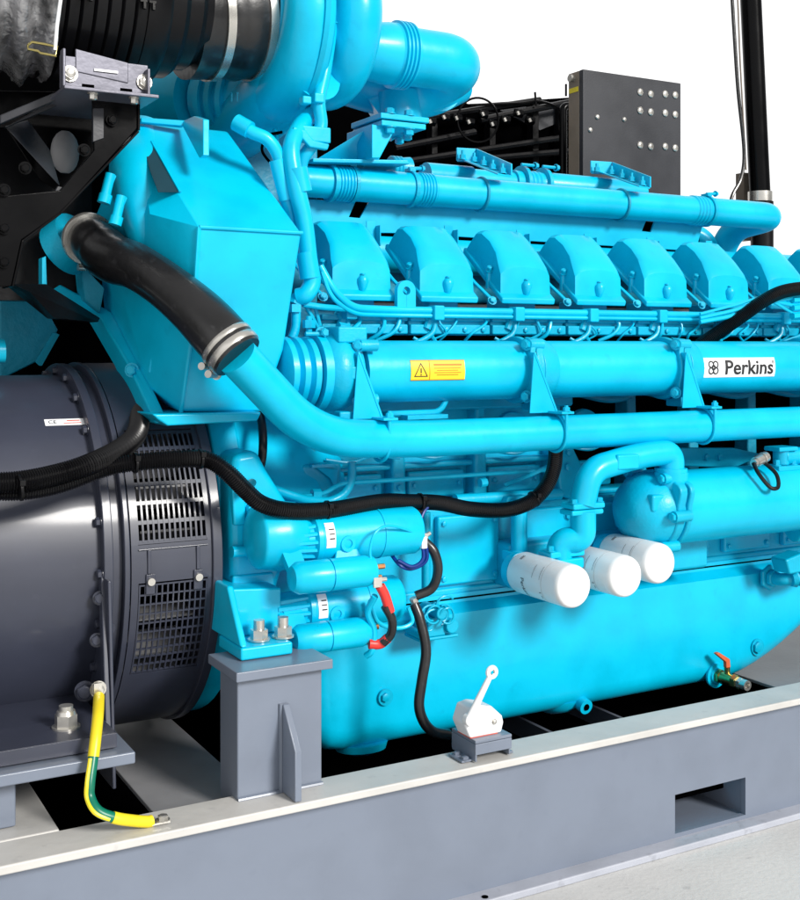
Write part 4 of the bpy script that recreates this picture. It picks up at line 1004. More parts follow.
lo, hi = math.radians(-150), math.radians(150)
gm = .022
curved(ga1+.02, hi, gx0, gx1, GR, .004, 'guard_band', 'navy', alt, 60)
curved(gb1+.012, ga0-.012, gx0, gx1, GR, .004, 'guard_band', 'navy', alt, 10)
curved(lo, gb0-.012, gx0, gx1, GR, .004, 'guard_band', 'navy', alt, 60)
for (a, b) in ((ga0-.012, ga1+.02), (gb0-.012, gb1+.012)):
    curved(a, b, gx0, gx0+.012, GR, .004, 'guard_band', 'navy', alt, 20)
    curved(a, b, gx1-.012, gx1, GR, .004, 'guard_band', 'navy', alt, 20)
g1_ = curved(ga0, ga1, gx0+.012, gx1-.012, GR, .003, 'guard_grille', 'navy', alt, holes=(13, 6, .36, .20))
g2_ = curved(gb0, gb1, gx0+.014, gx1-.014, GR+.001, .003, 'guard_grille', 'navy', alt, holes=(12, 10, .26, .16))
# second cover plate
cp_ = curved(gb0-.02, gb1+.06, gx0+.016, gx1-.016, GR+.0035, .003, 'cover_frame', 'navy', alt, 20) if False else None
for xx_, aa in ((gx0+.032, gb1+.02), (gx1-.030, gb1+.02), (gx0+.03, gb1+.085), (gx1-.03, gb1+.085)):
    p = V((xx_, AD-GR*math.cos(aa), AZ+GR*math.sin(aa))); nrm = V((0, -math.cos(aa), math.sin(aa)))
    up_ = V((0, math.sin(aa), math.cos(aa)))
    h = MB().prism([p-EX*.008-up_*.022, p+EX*.008-up_*.022, p+EX*.008+up_*.012, p-EX*.008+up_*.012], nrm*.004) if aa < gb1+.05 else MB().prism([p-EX*.003-up_*.01, p+EX*.003-up_*.01, p+EX*.003+up_*.03, p-EX*.003+up_*.03], nrm*.003)
    h.build('guard_tab', 'navy', alt, .001)
    if aa < gb1+.05: MB().cyl(p+nrm*.002, p+nrm*.009, .0065, n=14).build('tab_screw', 'steel', alt)
aa = (ga0+gb1)/2+.01
for s in (1,):
    p0_ = [V((x_, AD-(GR+.0025)*math.cos(a_), AZ+(GR+.0025)*math.sin(a_))) for x_, a_ in ((gx0+.012, ga0-.035), (gx1-.012, ga0-.035))]
    MB().tube(p0_, .0012, 8).build('guard_seam', 'navy', alt)
# end ring against the engine and inner drum with fan parts
MB().rev((gx1, AD, AZ), EX, [(-.004, .30), (-.004, GR+.006), (.014, GR+.006), (.014, .3)], 96).build('end_ring', 'navy', alt, .002)
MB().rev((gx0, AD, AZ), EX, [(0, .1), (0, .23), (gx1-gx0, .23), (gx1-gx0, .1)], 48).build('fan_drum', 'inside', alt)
for k in range(14):
    a = -1.7+k*.26; e = V((0, -math.cos(a), math.sin(a))); tng = V((0, math.sin(a), math.cos(a)))
    c = V((gx0+.03, AD, AZ))
    MB().prism([c+e*.228, c+e*.30+tng*.02, c+e*.30+tng*.02+EX*.10, c+e*.228+EX*.10], tng*.004).build('fan_blade', 'mid', alt)
# bolts on body near lower left, eye, sticker
sx0 = X(15, 1.96)
def on_body(px, py):
    u = (px-CX)/F_; d = FW+RT*u+EZ*((HY-py)/F_); oy, oz = -AD, -AZ; a = d.y**2+d.z**2; b = 2*(oy*d.y+oz*d.z); c = oy*oy+oz*oz-AR*AR
    t = (-b-math.sqrt(max(0, b*b-4*a*c)))/(2*a); p = d*t; return p.x, math.atan2(p.z-AZ, AD-p.y)
xa_, a_ = on_body(46, 423); xb_, _ = on_body(73, 424)
wl2 = wrap_x((xa_+on_body(54, 423)[0])/2+.03, AD, AZ, AR, a_)
s_ = wrapmesh('rating_label', [rect(.078, .016)], wl2, .001, 'label', body, label='small white CE label with a black end')
text('lettering', 'CE', .012, lambda s, t, e=0: wl2(s-.026, t, e), .0016, 'ink', s_)
wrapmesh('label_print', [rect(.022, .0022, .010, .003), rect(.03, .0015, .008, -.003)], wl2, .0016, 'redink', s_)
wl3 = wrap_x((xa_+on_body(54, 423)[0])/2+.03+.066, AD, AZ, AR, a_+.002)
s2_ = wrapmesh('maker_label', [rect(.052, .014)], wl3, .001, 'ink', body)
wrapmesh('label_print', ring2(-.018, 0, .005, .003)+[rect(.018, .002, .008, .0), ], wl3, .0016, 'label', s2_)
# gusset plate and foot slab at the bottom left
m = MB().prism([P(101, 575, 1.93), P(105, 573, 1.93), P(112, 742, 1.86), P(106, 744, 1.86)], (0, .02, 0))
m.prism([(X(103, 1.93), 1.90, Z(103, 578, 1.93)), (X(103, 1.93), 2.1, Z(103, 578, 1.93)), (X(103, 1.93), 2.1, -.72), (X(103, 1.93), 1.87, -.72)], (.006, 0, 0))
m.build('side_gusset', 'navy', alt, .002)
for px, py in ((97, 640), (100, 598), (108, 628)): bolt(alt, P(px, py, 1.93), (-.3,-1,0), .009, .008, 'navy')
q = P(98, 689, 1.88); eb = bolt(alt, q, (0,-1,0), .010, .008, 'steel', 'earth_bolt', studs=True)
bolt(alt, P(85, 691, 1.95), (-.3,-1,0), .013, .012, 'navy')
fz0 = Z(60, 757, 1.80)
xr_ = X(117, 1.80)
m = MB().box((-.5, 1.80, fz0), (xr_, 2.4, fz0+.022))
m.prism([(-.5, 1.80, fz0+.022), (xr_-.002, 1.80, fz0+.022), (xr_-.002, 1.9, fz0+.024), (-.5, 1.9, fz0+.024)], (0,0,.001))
ft = m.build('alternator_foot', 'navy', alt, .003)
q = V((X(66, 1.86), 1.86, fz0+.023))
MB().cyl(q, q+EZ*.004, .022).tube([q+EZ*.004, q+EZ*.022], .018, 6).cyl(q+EZ*.022, q+EZ*.036, .011, n=18).rev(q+EZ*.022, EZ, [(0, .016), (.006, .014), (.006, .01)], 20).build('foot_nut', 'steel', ft)
# terminal-box side shadows: cowling above the guard
MB().rev((gx0+.01, AD, AZ), EX, [(0, GR+.01), (0, GR+.018), (gx1-gx0-.03, GR+.012), (gx1-gx0-.03, GR)], 60, math.radians(-8), math.radians(60)).build('top_cowl', 'blackm', alt) if False else None

# ================================================================ FRAME
frm = thing('skid_frame', 'long grey steel beam frame under the engine and alternator', 'base frame', (1.2, 1.75, -H))
rz = -.733; rb = -.985; FT = .014
# web with forklift pocket
x0w, x1w = -.8, 3.6
p1_, p2_ = X(675, 1.735), X(745.5, 1.735); pz1, pz0 = Z(675, 795, 1.735), Z(675, 834, 1.735)
m = MB()
def wbox(xa, xb, za, zb): m.box((xa, 1.735, za), (xb, 1.749, zb))
vs = [(x0w, rz-FT), (p1_, rz-FT), (p2_, rz-FT), (x1w, rz-FT), (x0w, pz1), (p1_, pz1), (p2_, pz1), (x1w, pz1), (x0w, pz0), (p1_, pz0), (p2_, pz0), (x1w, pz0), (x0w, rb+FT), (p1_, rb+FT), (p2_, rb+FT), (x1w, rb+FT)]
fs = [(0,1,5,4), (1,2,6,5), (2,3,7,6), (4,5,9,8), (6,7,11,10), (8,9,13,12), (9,10,14,13), (10,11,15,14)]
n = 16; V3 = [(x, 1.735, z) for x, z in vs]+[(x, 1.747, z) for x, z in vs]
F3 = fs+[tuple(i+n for i in f[::-1]) for f in fs]+[(5,6,6+n,5+n), (6,10,10+n,6+n), (10,9,9+n,10+n), (9,5,5+n,9+n), (0,3,3+n,n), (12,15,15+n,12+n), (0,4,8,12,12+n,8+n,4+n,n), (3,7,11,15,15+n,11+n,7+n,3+n)]
web = MB().add(V3, F3).build('beam_web', 'grey', frm)
m = MB(); 
m.box((p1_-.004, 1.749, pz0-.012), (p2_+.004, 2.9, pz0-.002)).box((p1_-.012, 1.749, pz0-.012), (p1_-.003, 2.9, pz1+.01)).box((p2_+.003, 1.749, pz0-.012), (p2_+.012, 2.9, pz1+.01))
m.build('fork_pocket', 'grey', web)
for z0_, nm in ((rz-FT, 'top_flange'), (rb, 'bottom_flange')):
    MB().box((x0w, 1.700, z0_), (x1w, 1.785, z0_+FT)).build(nm, 'pale' if nm == 'top_flange' else 'light', frm, .003)
for px, py in ((485, 897),):
    q = P(px, py, 1.712); q.z = rb+FT+.0005; MB().cyl(q, q+EZ*.0006, .006).build('flange_hole', 'inside', frm)
# rear beam and crossbeams
MB().box((x0w, 2.95, rz-FT), (x1w, 3.05, rz)).box((x0w, 2.99, rb), (x1w, 3.005, rz-FT)).box((x0w, 2.95, rb), (x1w, 3.05, rb+FT)).build('rear_beam', 'grey', frm, .003)
xc0, xc1 = X(4, 1.80), X(38, 1.80)
MB().box((xc0-.01, 1.79, rz-.010), (xc1+.03, 2.95, rz-.001)).box((xc0+.03, 1.75, rb+.03), (xc0+.04, 2.95, rz-.01)).build('cross_beam', 'pale', frm, .003)
# alternator support slab (lighter) on the cross beam
zz_ = fz0-.002
MB().box((-.5, 1.775, zz_-.020), (X(133, 1.79), 2.4, zz_-.001)).box((-.5, 1.83, rz), (X(20, 1.8), 2.3, zz_-.02)).build('support_slab', 'grey', frm, .003)
# post
zt = -.521
xl, xrr = .684, X(322, 1.76)
post = MB().box((xl, 1.760, -.93), (xrr, 1.84, zt-.016)).build('mount_post', 'grey', frm, .003)
MB().box((xl-.01, 1.738, zt-.016), (xrr+.010, 1.870, zt)).build('post_cap', 'grey', post, .002)
xf_ = X(303, 1.70)
MB().pyz([(1.759, rz+.001), (1.704, rz+.001), (1.704, Z(303, 752, 1.70)), (1.752, Z(277, 704, 1.76)), (1.759, Z(277, 704, 1.76))], xf_-.012, .012).build('post_gusset', 'grey', post, .002)
MB().tube([(xf_-.013, 1.758, rz+.002), (xf_-.013, 1.758, Z(277, 704, 1.76))], .004, 8).tube([(xl, 1.758, rz+.001), (xrr, 1.758, rz+.001)], .004, 8).build('weld_bead', 'grey', post)
# floor plates inside the frame
MB().box((.566, 1.7855, -.760), (.74, 2.35, -.752)).build('deck_plate', 'mid', frm, .002)
MB().box((2.093, 1.7855, -.808), (3.2, 2.4, -.80)).build('deck_plate', 'mid', frm, .002)
MB().box((x0w, 1.80, -.93), (x1w, 2.94, -.92)).build('underside_shade_sheet', 'inside', frm)  # near-black sheet added to keep the space under the engine dark
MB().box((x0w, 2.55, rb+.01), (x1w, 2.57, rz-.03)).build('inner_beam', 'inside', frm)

# ================================================================ isolator switch on its bracket
sw = thing('isolator_switch', 'white pump-shaped lever switch on a small grey box standing on the frame rail', 'switch', (P(480, 760, 1.77).x, 1.77, rz))
xa_, xb_ = X(475.5, 1.712), X(512, 1.712); zt_ = Z(476, 741, 1.712)
y0_, y1_ = 1.712, 1.712+.080
m = MB()
m.box((xa_, y0_, zt_-.006), (xb_, y1_, zt_)).box((xa_, y0_, zt_-.026), (xb_, y0_+.004, zt_-.0065)).box((xa_, y0_+.0005, rz+.002), (xa_+.004, y1_-.001, zt_-.0065)).box((xb_-.004, y0_+.004, rz+.002), (xb_-.0005, y1_-.001, zt_-.0065)).box((xa_, y1_-.004, rz+.004), (xb_, y1_, zt_-.0065))
m.build('switch_bracket', 'grey', sw, .0015)
MB().box((xb_-.002, y0_+.01, rz+.001), (xb_+.010, y0_+.055, rz+.005)).build('bracket_foot', 'grey', sw, .0015)
m = MB().box((xa_-.022, y0_+.01, rz+.001), (xa_+.002, y0_+.055, rz+.005)).build('bracket_foot', 'grey', sw, .0015)
bolt(m, (xa_-.012, y0_+.015, rz+.005), EZ, .006, .005, 'grey'); bolt(m, (xa_-.012, y0_+.042, rz+.005), EZ, .006, .005, 'grey')
c = V(((xa_+xb_)/2-.012, y0_+.036, zt_))
m = MB()
prof = [(-.028, 0), (.038, 0), (.043, .018), (.040, .030), (.018, .050), (-.012, .057), (-.030, .054), (-.040, .026)]
m.prism([c+V((x, -.022, z)) for x, z in prof], (0, .044, 0)).build('switch_body', 'label', sw, .004, 2)
MB().hexhead(c+V((.022,-.0222,.022)), (0,-1,0), .004, .003).build('cover_screw', 'steel', sw)
MB().box(c+V((-.028,-.021,0)), c+V((.030,.021,.0012))).build('seal', 'redink', sw)
MB().cyl(c+V((-.034,-.018,.036)), c+V((-.034,-.034,.036)), .011, n=20).build('lever_hub', 'white', sw, .003)
a, b = c+V((-.036,-.028,.036)), c+V((.010,-.028,.108))
MB().tube([a, a*.5+b*.5, b], [.008, .0062, .005], 16).torus(b+V((.003,0,.005)), (0,1,0), .0085, .0042, 24, 10).build('switch_lever', 'white', sw)
MB().torus(b+V((.003,-.001,.005)), (0,1,0), .0045, .0015, 20, 8).build('lever_bush', 'steel', sw)

# earth strap
es = thing('earth_strap', 'green and yellow earth cable from the alternator down to the frame rail', 'cable', P(125, 820, 1.74))
q0 = P(98, 692, 1.85); q1 = P(160, 822, 1.735); q1.z = rz+.006
pts = catmull([P(99, 697, 1.86), P(98, 715, 1.80), P(96, 735, 1.772), P(93, 760, 1.756), P(90, 782, 1.745), P(90, 797, 1.74), P(98, 811, 1.725), P(115, 818, 1.72), P(135, 821, 1.725), P(152, 822, 1.73)], 8)
pts = [V((p.x, p.y, max(p.z, rz+.0085))) for p in pts]
k1, k2 = int(len(pts)*.33), int(len(pts)*.76)
MB().tube(pts[k1-2:k2+3], .0078, 14).build('green_sleeve', 'green', es)
MB().tube(pts[:k1], .0088, 14).build('yellow_sleeve', 'yel', es)
MB().tube(pts[k2:], .0088, 14).build('yellow_sleeve', 'yel', es)
MB().tube([p+V((-.0055,-.0045,.0)) for p in pts[k1-1:k2+1]], .0036, 8).build('yellow_stripe', 'yel', es)
MB().box(pts[-1]+V((-.002,-.008,-.005)), pts[-1]+V((.026,.008,-.002))).hexhead(pts[-1]+V((.017,0,-.002)), EZ, .008, .007).build('cable_lug', 'steel', es)
MB().box(P(94, 684, 1.865), P(102, 697, 1.865)+V((0,.004,0))).build('cable_lug', 'steel', es)

# ================================================================ AIR FILTER with bracket
AFD, AFR = 2.10, .155
af_z = Z(110, -8, 2.06)
af = thing('air_filter', 'ribbed black air filter canister on a galvanised cradle at top left', 'air filter', (X(110, 2.06), 2.06, af_z-AFR))
xL, xR = X(56, AFD-AFR), X(152, AFD-AFR)
prof = [(xL, .10), (xL, AFR)]
n = 7
for k in range(n):
    a = xL+(xR-xL)*k/n; w = (xR-xL)/n
    prof += [(a+w*.06, AFR*.985), (a+w*.14, AFR), (a+w*.85, AFR), (a+w*.92, AFR*.955)]
xT = X(204, 2.0); xH = X(216, 2.0)
prof += [(xR, AFR*.97)]
for k in range(3):
    a = xR+(xT-xR)*(k/3); r_ = AFR*(.97-.12*k); r2 = AFR*(.97-.12*(k+1))
    prof += [(a+.01, r_), (a+.035, r_*.99), (a+.045, (r_+r2)/2)]
prof += [(xT, AFR*.66), (xH, AFR*.62), (xH, .07)]
can = MB().rev((0, AFD, af_z), EX, prof, 72).build('filter_canister', 'blackm', af)
# metal clips
for px in (84, 146):
    for dx in (-5, 4):
        xx_ = X(px+dx, AFD-.14); 
        for a in (-.25,):
            c = V((xx_, AFD-math.cos(a)*(AFR+.004), af_z+math.sin(a)*(AFR+.004)))
            MB().box(c+V((-.006,-.003,-.004)), c+V((.006,.003,.0))).box(c+V((-.001,-.006,-.016)), c+V((.003,.002,-.004))).build('canister_clip', 'black', can)
sl_ = []
c_a = P(236, -2, 2.09)
slx = [X(206, 2.1), X(290, 2.1)]
sz_a, sz_b = af_z+.0, tb.z
p_a = V((xH-.02, 2.130, af_z-.004)); p_b = tb+V((-.035, -.005, .0)); 
ax = (p_b-p_a).normalized(); LL = (p_b-p_a).length
sr = .118
MB().rev(p_a, ax, [(0, .07), (0, sr), (LL*.30, sr), (LL*.38, sr*.96), (LL*.5, sr*1.0), (LL*.6, sr*1.03), (LL*.7, sr), (LL, sr), (LL, .08)], 56).build('rubber_sleeve', 'rubber', af)
for t in ((X(231, 2.008)-p_a.x)/LL, (tb.x-.064-p_a.x)/LL):
    c = p_a+ax*LL*t; MB().rev(c, ax, [(-.008, sr*.98), (-.008, sr+.004), (.008, sr+.004), (.008, sr*.98)], 56).build('sleeve_clamp', 'steel', af)
MB().cyl(p_a+ax*LL*.3+V((0,-.09,.095)), p_a+ax*LL*.55+V((0,-.09,.095)), .008, n=10).build('clamp_screw', 'black', af)
# cradle
x0c, x1c = X(60, 1.95), X(151, 1.95); zc1 = Z(60, 88, 1.95); zc0 = Z(61, 58, 1.95)
m = MB().box((x0c, 1.95, zc1), (x1c-.005, 1.955, zc1+.055)).box((x0c-.0, 1.92, zc1-.006), (x1c+.005, 2.16, zc1)).box((x0c, 1.93, zc1), (x0c+.005, 1.95, zc1+.062)).box((x1c-.012, 1.93, zc1), (x1c-.007, 1.95, zc1+.045))
m.prism([(x0c+.025, 1.948, zc1+.03), (x1c-.04, 1.948, zc1+.02), (x1c-.04, 1.948, zc1+.055), (x0c+.025, 1.948, zc1+.068)], (0, .003, 0))
cr = m.build('cradle', 'steelp', af, .002)
for t in (.1, .92): bolt(cr, (x0c+(x1c-x0c)*t, 1.948, zc1+.025), (0,-1,0), .010, .008, 'steel')
for t in (.3, .72): MB().box((x0c+(x1c-x0c)*t-.010, 1.9485, zc1+.006), (x0c+(x1c-x0c)*t+.010, 1.951, zc1+.011)).build('cradle_slot', 'inside', cr)
MB().box((x0c+(x1c-x0c)*.36, 1.945, zc1+.034), (x0c+(x1c-x0c)*.62, 1.948, zc1+.038)).build('cradle_fold', 'label', cr)
for t in (.33, .78): bolt(cr, (x0c+(x1c-x0c)*t, 1.935, zc1-.006), -EZ, .007, .010, 'steel')
# plastic-wrapped end
m = MB(); vs = []; fs = []; nx, na = 46, 40
random.seed(3)
wl_ = xL+.012
for i in range(nx):
    xx_ = wl_-.24+.24*i/(nx-1)
    for j in range(na):
        a = math.radians(-100)+math.radians(240)*j/(na-1); r_ = AFR*(1.0+.06*random.random())+.012*math.sin(i*.7+j*.3)
        vs.append((xx_, AFD-r_*math.cos(a), af_z+r_*math.sin(a)))
for i in range(nx-1):
    for j in range(na-1): fs.append((i*na+j, i*na+j+1, (i+1)*na+j+1, (i+1)*na+j))
MB().add(vs, fs).build('plastic_wrap', 'foil', af, label='crinkled grey protective wrap over the left end of the canister', ang=180)
q = P(40, 45, 1.91)
MB().tube([P(28, 45, 1.90), P(32, 42, 1.90), P(44, 44, 1.90), P(57, 47, 1.90), P(56, 56, 1.90), P(40, 53, 1.90), P(38, 51, 1.90), P(28, 49, 1.90), P(28, 45, 1.90)], .0022, 8).build('wrap_clip', 'brass', af)
MB().tube([P(62, -10, 1.90), P(57, 25, 1.895), P(55, 50, 1.90)], .003, 8).build('wrap_edge', 'label', af)
# black support structure under it
m = MB()
m.prism([P(62, 92, 1.96), P(138, 94, 1.96), P(138, 128, 1.96), P(70, 195, 1.96), P(20, 238, 1.96), P(12, 288, 1.96), P(-30, 290, 1.96), P(-30, 92, 1.96)], (0, .006, 0)) if False else None
bs = thing('support_bracket', 'black folded steel bracket below the air filter, in front of the cyan housing', 'bracket', P(60, 290, 2.05))
MB().ppx([(92, 92), (138, 94), (138, 128), (98, 172), (62, 212), (22, 240), (12, 286), (-40, 290), (-40, 200), (60, 190), (94, 150)], 1.99, .006).build('bracket_plate', 'black', bs, .002)
MB().prism([P(137, 94, 1.99), P(138, 128, 1.99), P(98, 172, 1.99), P(62, 212, 1.99), P(22, 240, 1.99), P(12, 286, 1.99)], (0, .2, 0)) 
eg = [P(138, 94, 1.985), P(138, 130, 1.985), P(60, 212, 1.985), P(22, 240, 1.985), P(12, 286, 1.985)]
m = MB()
for a, b in zip(eg, eg[1:]): 
    d = (b-a).normalized().cross(EY)*.004
    m.prism([a, b, b+d, a+d], (0, .09, 0))
m.build('bracket_fold', 'black', bs, .001)
MB().ppx([(-40, 90), (92, 92), (94, 152), (60, 192), (40, 180), (6, 128), (-40, 130)], 2.20, .006).build('bracket_plate', 'black', bs, .002)
m = MB().prism([P(6, 127, 2.06), P(20, 119, 2.06), P(60, 96, 2.06), P(56, 106, 2.06)], (0, .02, 0)).prism([P(5, 126, 2.08), P(28, 120, 2.14), P(50, 150, 2.14), P(60, 186, 2.08)], (0, .004, 0))
m.build('bracket_web', 'plate', bs, .002)
MB().prism([P(58, 186, 2.0), P(45, 208, 2.0), P(30, 232, 2.0), P(46, 216, 2.0), P(74, 190, 2.0)], (0, .01, 0)).build('bracket_web', 'plate', bs, .001)
MB().prism([P(0, 115, 2.04), P(55, 92, 2.02), P(56, 100, 2.02), P(0, 124, 2.04)], (0, .03, 0)).build('bracket_rail', 'plate', bs, .002)
MB().ball(P(65, 152, 2.17), .035, 20, (.75, .5, 1.15)).build('rubber_mount', 'mid', bs)
MB().ppx([(93, 108), (104, 108), (104, 138), (93, 142)], 2.0-.012, .01).build('bracket_stiffener', 'plate', bs, .001)
for px, py in ((25, 168), (4, 190), (4, 228), (4, 262), (112, 120), (84, 150)): bolt(bs, P(px, py, 1.985), (0,-1,0), .008, .008, 'black')
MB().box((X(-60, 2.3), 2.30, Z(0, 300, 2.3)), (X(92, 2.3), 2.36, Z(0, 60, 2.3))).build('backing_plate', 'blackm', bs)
MB().prism([P(12, 284, 1.99), P(30, 292, 2.0), P(54, 318, 2.06), P(98, 322, 2.15), P(100, 318, 2.2), P(46, 284, 2.1)], (0, .05, 0)).build('bracket_foot', 'blackm', bs)
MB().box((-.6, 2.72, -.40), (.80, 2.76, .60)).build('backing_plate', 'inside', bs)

# ================================================================ background equipment
bg = thing('cooling_pack', 'black radiator casing and pipework behind the cyan engine', 'radiator', (2.2, 3.4, -H))
BD = 3.5
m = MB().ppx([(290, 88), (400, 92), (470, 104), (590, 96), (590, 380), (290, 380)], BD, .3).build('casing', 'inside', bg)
m = MB()
for (a, b) in (((395, 148), (475, 132)), ((395, 163), (560, 138)), ((480, 120), (600, 96)), ((380, 125), (540, 100)), ((470, 160), (600, 148))):
    m.tube([P(*a, BD-.08), P(*b, BD-.08)], .012, 8)
m.build('casing_rails', 'blackm', bg)
for px in (432, 490, 533, 560): MB().box(P(px, 112 if px < 500 else 100, BD-.05), P(px+6, 230, BD-.05)+V((0,.04,0))).build('casing_post', 'blackm', bg, .003)
for k in range(9):
    px = 428+k*12+random.uniform(-3, 3); q = P(px, 116+random.uniform(-4, 8), BD-.12)
    MB().cyl(q, q+V((.03,-.01,-.005)), .014, n=10).build('pipe_union', 'black', bg)
    MB().cyl(q+V((0,-.02,0)), q+V((.005,-.022,-.012)), .006, n=8).build('union_nut', 'steel', bg)
MB().torus(P(478, 120, BD-.15), (.2,1,.1), .075, .004, 40, 6).build('hose_loop', 'black', bg)
MB().tube(fillet([P(563, 200, 3.3), P(563, 106, 3.3), P(572, 106, 3.3)], .03), .014, 12).build('vertical_pipe', 'black', bg)
MB().ppx([(500, 110), (560, 102), (560, 122), (540, 130)], BD-.02, .01).build('casing_panel', 'plate', bg)
MB().tube(catmull([P(470, 105, 3.4), P(520, 103, 3.4), P(538, 101, 3.4), P(560, 108, 3.4), P(575, 120, 3.4)]), .005, 6).tube([P(535, 92, 3.4), P(536, 106, 3.4)], .004, 6).tube([P(566, 84, 3.3), P(566, 96, 3.3)], .004, 6).build('stay_wire', 'black', bg)
MB().ppx([(448, 92), (467, 86), (467, 108), (448, 108)], 3.9, .05).build('tan_panel', 'tan', bg, label='small tan panel edge showing behind the exhaust elbow')

# control plate
cpD = 2.95
cpt = thing('mounting_panel', 'upright charcoal steel panel studded with pale bolt heads behind the engine', 'panel', P(632, 300, cpD))
a, b = P(583, 70, cpD), P(681, 82, cpD)
zt_ = (a.z+b.z)/2
pn = MB().box((a.x, cpD, -.2), (b.x, cpD+.02, zt_)).build('panel_plate', 'plate', cpt, .003)
MB().box((a.x-.001, cpD+.02, -.2), (a.x+.012, cpD+.075, zt_-.001)).build('panel_side', 'tan', cpt, .003)
xsd = X(571, cpD+.1)
MB().cyl(P(577, 79, cpD+.05)+V((-.03,0,0)), P(577, 79, cpD+.05)+V((0,0,0)), .012, n=14).build('side_bolt', 'steel', cpt)
MB().prism([V((a.x-.002, cpD+.022, Z(577, 84, cpD))), V((a.x-.002, cpD+.07, Z(577, 84, cpD))), V((a.x-.002, cpD+.07, Z(577, 89, cpD))), V((a.x-.002, cpD+.022, Z(577, 89, cpD)))], (.0005, 0, 0)).build('side_label', 'yel', cpt)
for (px, py) in [(x_, y_) for x_, y_ in ((640, 92), (650.5, 94), (665, 94), (675, 95), (640, 110.5), (650.5, 112), (665, 113), (675, 114.5), (640, 145), (650.5, 146.5), (665, 146.5), (675, 148), (597, 117), (624, 119.5), (590, 130))]:
    q = P(px, py, cpD); r_ = .012 if px > 630 else .008
    MB().rev(q, (0,-1,0), [(0, r_*1.0), (.003, r_), (.006, r_*.7), (.0065, r_*.3)], 18).build('panel_bolt', 'steel', pn)
# exhaust stack
es_ = thing('exhaust_stack', 'tall glossy black pipe with a bright collar rising at the right', 'stack', P(760, 205, 3.0))
q0, q1 = P(760, 196, 3.0), P(748, -60, 3.0)
MB().cyl(q0, q1, .037, n=32).build('stack_pipe', 'black', es_)
MB().cyl(q0+V((.04,.02,-.02)), q1+V((.035,.02,0)), .022, n=20).build('stack_pipe', 'black', es_)
MB().cyl(q0+V((.0,0,-.02)), q0+V((0,0,.015)), .043, n=32).build('stack_collar', 'steel', es_)
MB().cyl(q0+V((.01,0,-.35)), q0+V((.01,0,-.02)), .04, n=24).build('stack_base', 'blackm', es_)
hs_ = MB().tube(catmull([P(731, -20, 2.98), P(734, 30, 2.98), P(738, 90, 2.98), P(744, 150, 2.98), P(741, 178, 2.98), P(731, 200, 2.98), P(728, 240, 2.98)]), .0065, 10).build('breather_hose', 'rubber', es_)
MB().tube([P(737, -20, 2.99), P(740, 60, 2.99), P(746, 170, 2.99)], .003, 6).build('tan_wire', 'tan', es_)
MB().box((X(746, 3.05), 3.06, Z(746, 240, 3.05)), (X(754, 3.05), 3.10, Z(746, 172, 3.05))).build('tan_block', 'tan', es_)

# ================================================================ setting
MB().pxy([(-12, -6), (22, -6), (22, 24), (-12, 24)], -H-.01, .01).build('floor', 'floor', None, kind='structure')

# camera
cam = bpy.data.cameras.new('camera'); co = bpy.data.objects.new('camera', cam); col.objects.link(co)
co.location = (0, 0, H); co.rotation_euler = (math.pi/2, 0, -(math.pi/2-th))
cam.sensor_fit = 'HORIZONTAL'; cam.sensor_width = 36; cam.lens = F_/800*36
cam.shift_x = 0; cam.shift_y = -(450-HY)/800
cam.clip_start = .05; cam.clip_end = 200
sc.camera = co
# world: studio-white surroundings, brightest behind the machine
w = bpy.data.worlds.new('World'); sc.world = w; w.use_nodes = True; t = w.node_tree
bgn = t.nodes['Background']; tc = nn(t, 'ShaderNodeTexCoord')
dot = nn(t, 'ShaderNodeVectorMath', operation='DOT_PRODUCT'); dot.inputs[1].default_value = tuple(FW)
t.links.new(tc.outputs['Generated'], dot.inputs[0])
mr = nn(t, 'ShaderNodeMapRange', interpolation_type='SMOOTHSTEP'); mr.inputs[1].default_value = .45; mr.inputs[2].default_value = .82
t.links.new(dot.outputs['Value'], mr.inputs[0])
sp_ = nn(t, 'ShaderNodeSeparateXYZ'); t.links.new(tc.outputs['Generated'], sp_.inputs[0])
mz = nn(t, 'ShaderNodeMapRange', interpolation_type='SMOOTHSTEP'); mz.inputs[1].default_value = -.15; mz.inputs[2].default_value = -.02
t.links.new(sp_.outputs['Z'], mz.inputs[0])
ml = nn(t, 'ShaderNodeMath', operation='MULTIPLY'); t.links.new(mr.outputs[0], ml.inputs[0]); t.links.new(mz.outputs[0], ml.inputs[1])
ma = nn(t, 'ShaderNodeMapRange'); ma.inputs[1].default_value = -.3; ma.inputs[2].default_value = .9; ma.inputs[3].default_value = .04; ma.inputs[4].default_value = .55
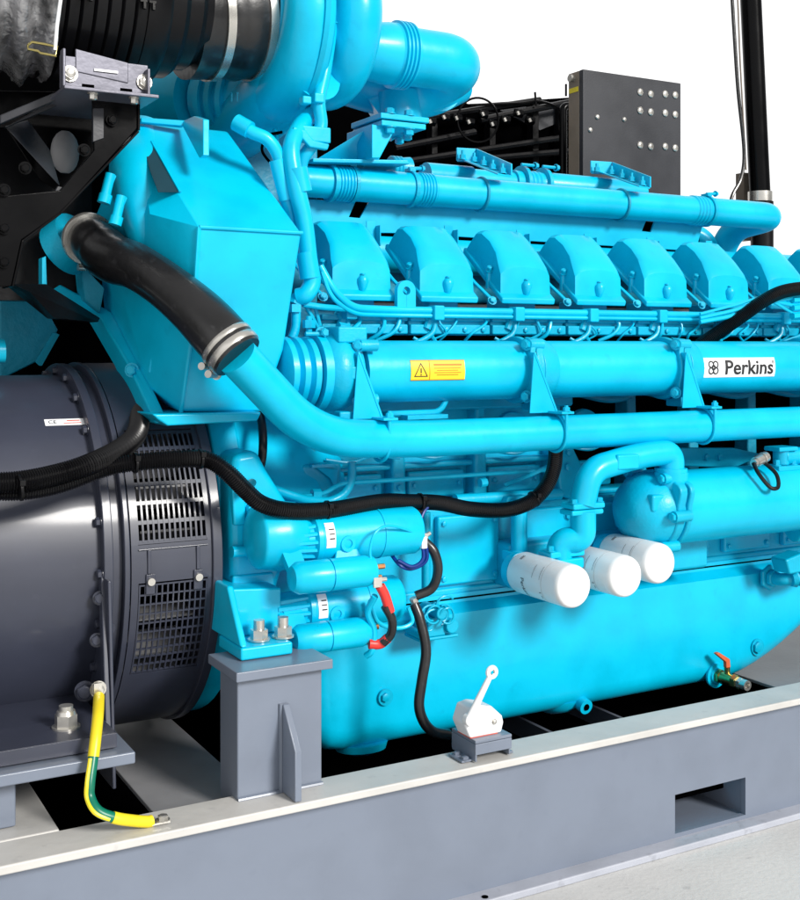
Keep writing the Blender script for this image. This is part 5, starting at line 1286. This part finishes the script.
t.links.new(sp_.outputs['Z'], ma.inputs[0])
mx = nn(t, 'ShaderNodeMix', data_type='FLOAT'); t.links.new(ml.outputs[0], mx.inputs['Factor']); t.links.new(ma.outputs[0], mx.inputs['A']); mx.inputs['B'].default_value = 1.25
t.links.new(mx.outputs['Result'], bgn.inputs['Strength']); bgn.inputs['Color'].default_value = (1, 1, 1, 1)
bd_ = nn(t, 'ShaderNodeVectorMath', operation='DOT_PRODUCT'); bd_.inputs[1].default_value = tuple(-FW); t.links.new(tc.outputs['Generated'], bd_.inputs[0])  # extra glow from behind the camera, added for front fill and reflections
m1 = nn(t, 'ShaderNodeMapRange', interpolation_type='SMOOTHSTEP'); m1.inputs[1].default_value = .35; m1.inputs[2].default_value = .8; t.links.new(bd_.outputs['Value'], m1.inputs[0])
m2 = nn(t, 'ShaderNodeMapRange', interpolation_type='SMOOTHSTEP'); m2.inputs[1].default_value = .3; m2.inputs[2].default_value = .75; m2.inputs[3].default_value = 1; m2.inputs[4].default_value = 0; t.links.new(sp_.outputs['Z'], m2.inputs[0])
m3 = nn(t, 'ShaderNodeMath', operation='MULTIPLY'); t.links.new(m1.outputs[0], m3.inputs[0]); t.links.new(m2.outputs[0], m3.inputs[1])
m4 = nn(t, 'ShaderNodeMath', operation='MULTIPLY_ADD'); m4.inputs[1].default_value = .8; t.links.new(m3.outputs[0], m4.inputs[0]); t.links.new(mx.outputs['Result'], m4.inputs[2]); t.links.new(m4.outputs[0], bgn.inputs['Strength'])
# key light
def sun(name, frm_, st, ang, colr=(1, .97, .92)):
    l = bpy.data.lights.new(name, 'SUN'); l.energy = st; l.angle = math.radians(ang); l.color = colr
    o = bpy.data.objects.new(name, l); col.objects.link(o); o.rotation_euler = (-V(frm_)).to_track_quat('-Z', 'Y').to_euler(); return o
sun('key_sun', (.28, -.86, .46), 3.9, 14)
sc.view_settings.view_transform = 'Standard'; sc.view_settings.look = 'None'; sc.view_settings.exposure = 0
sc.cycles.max_bounces = 6
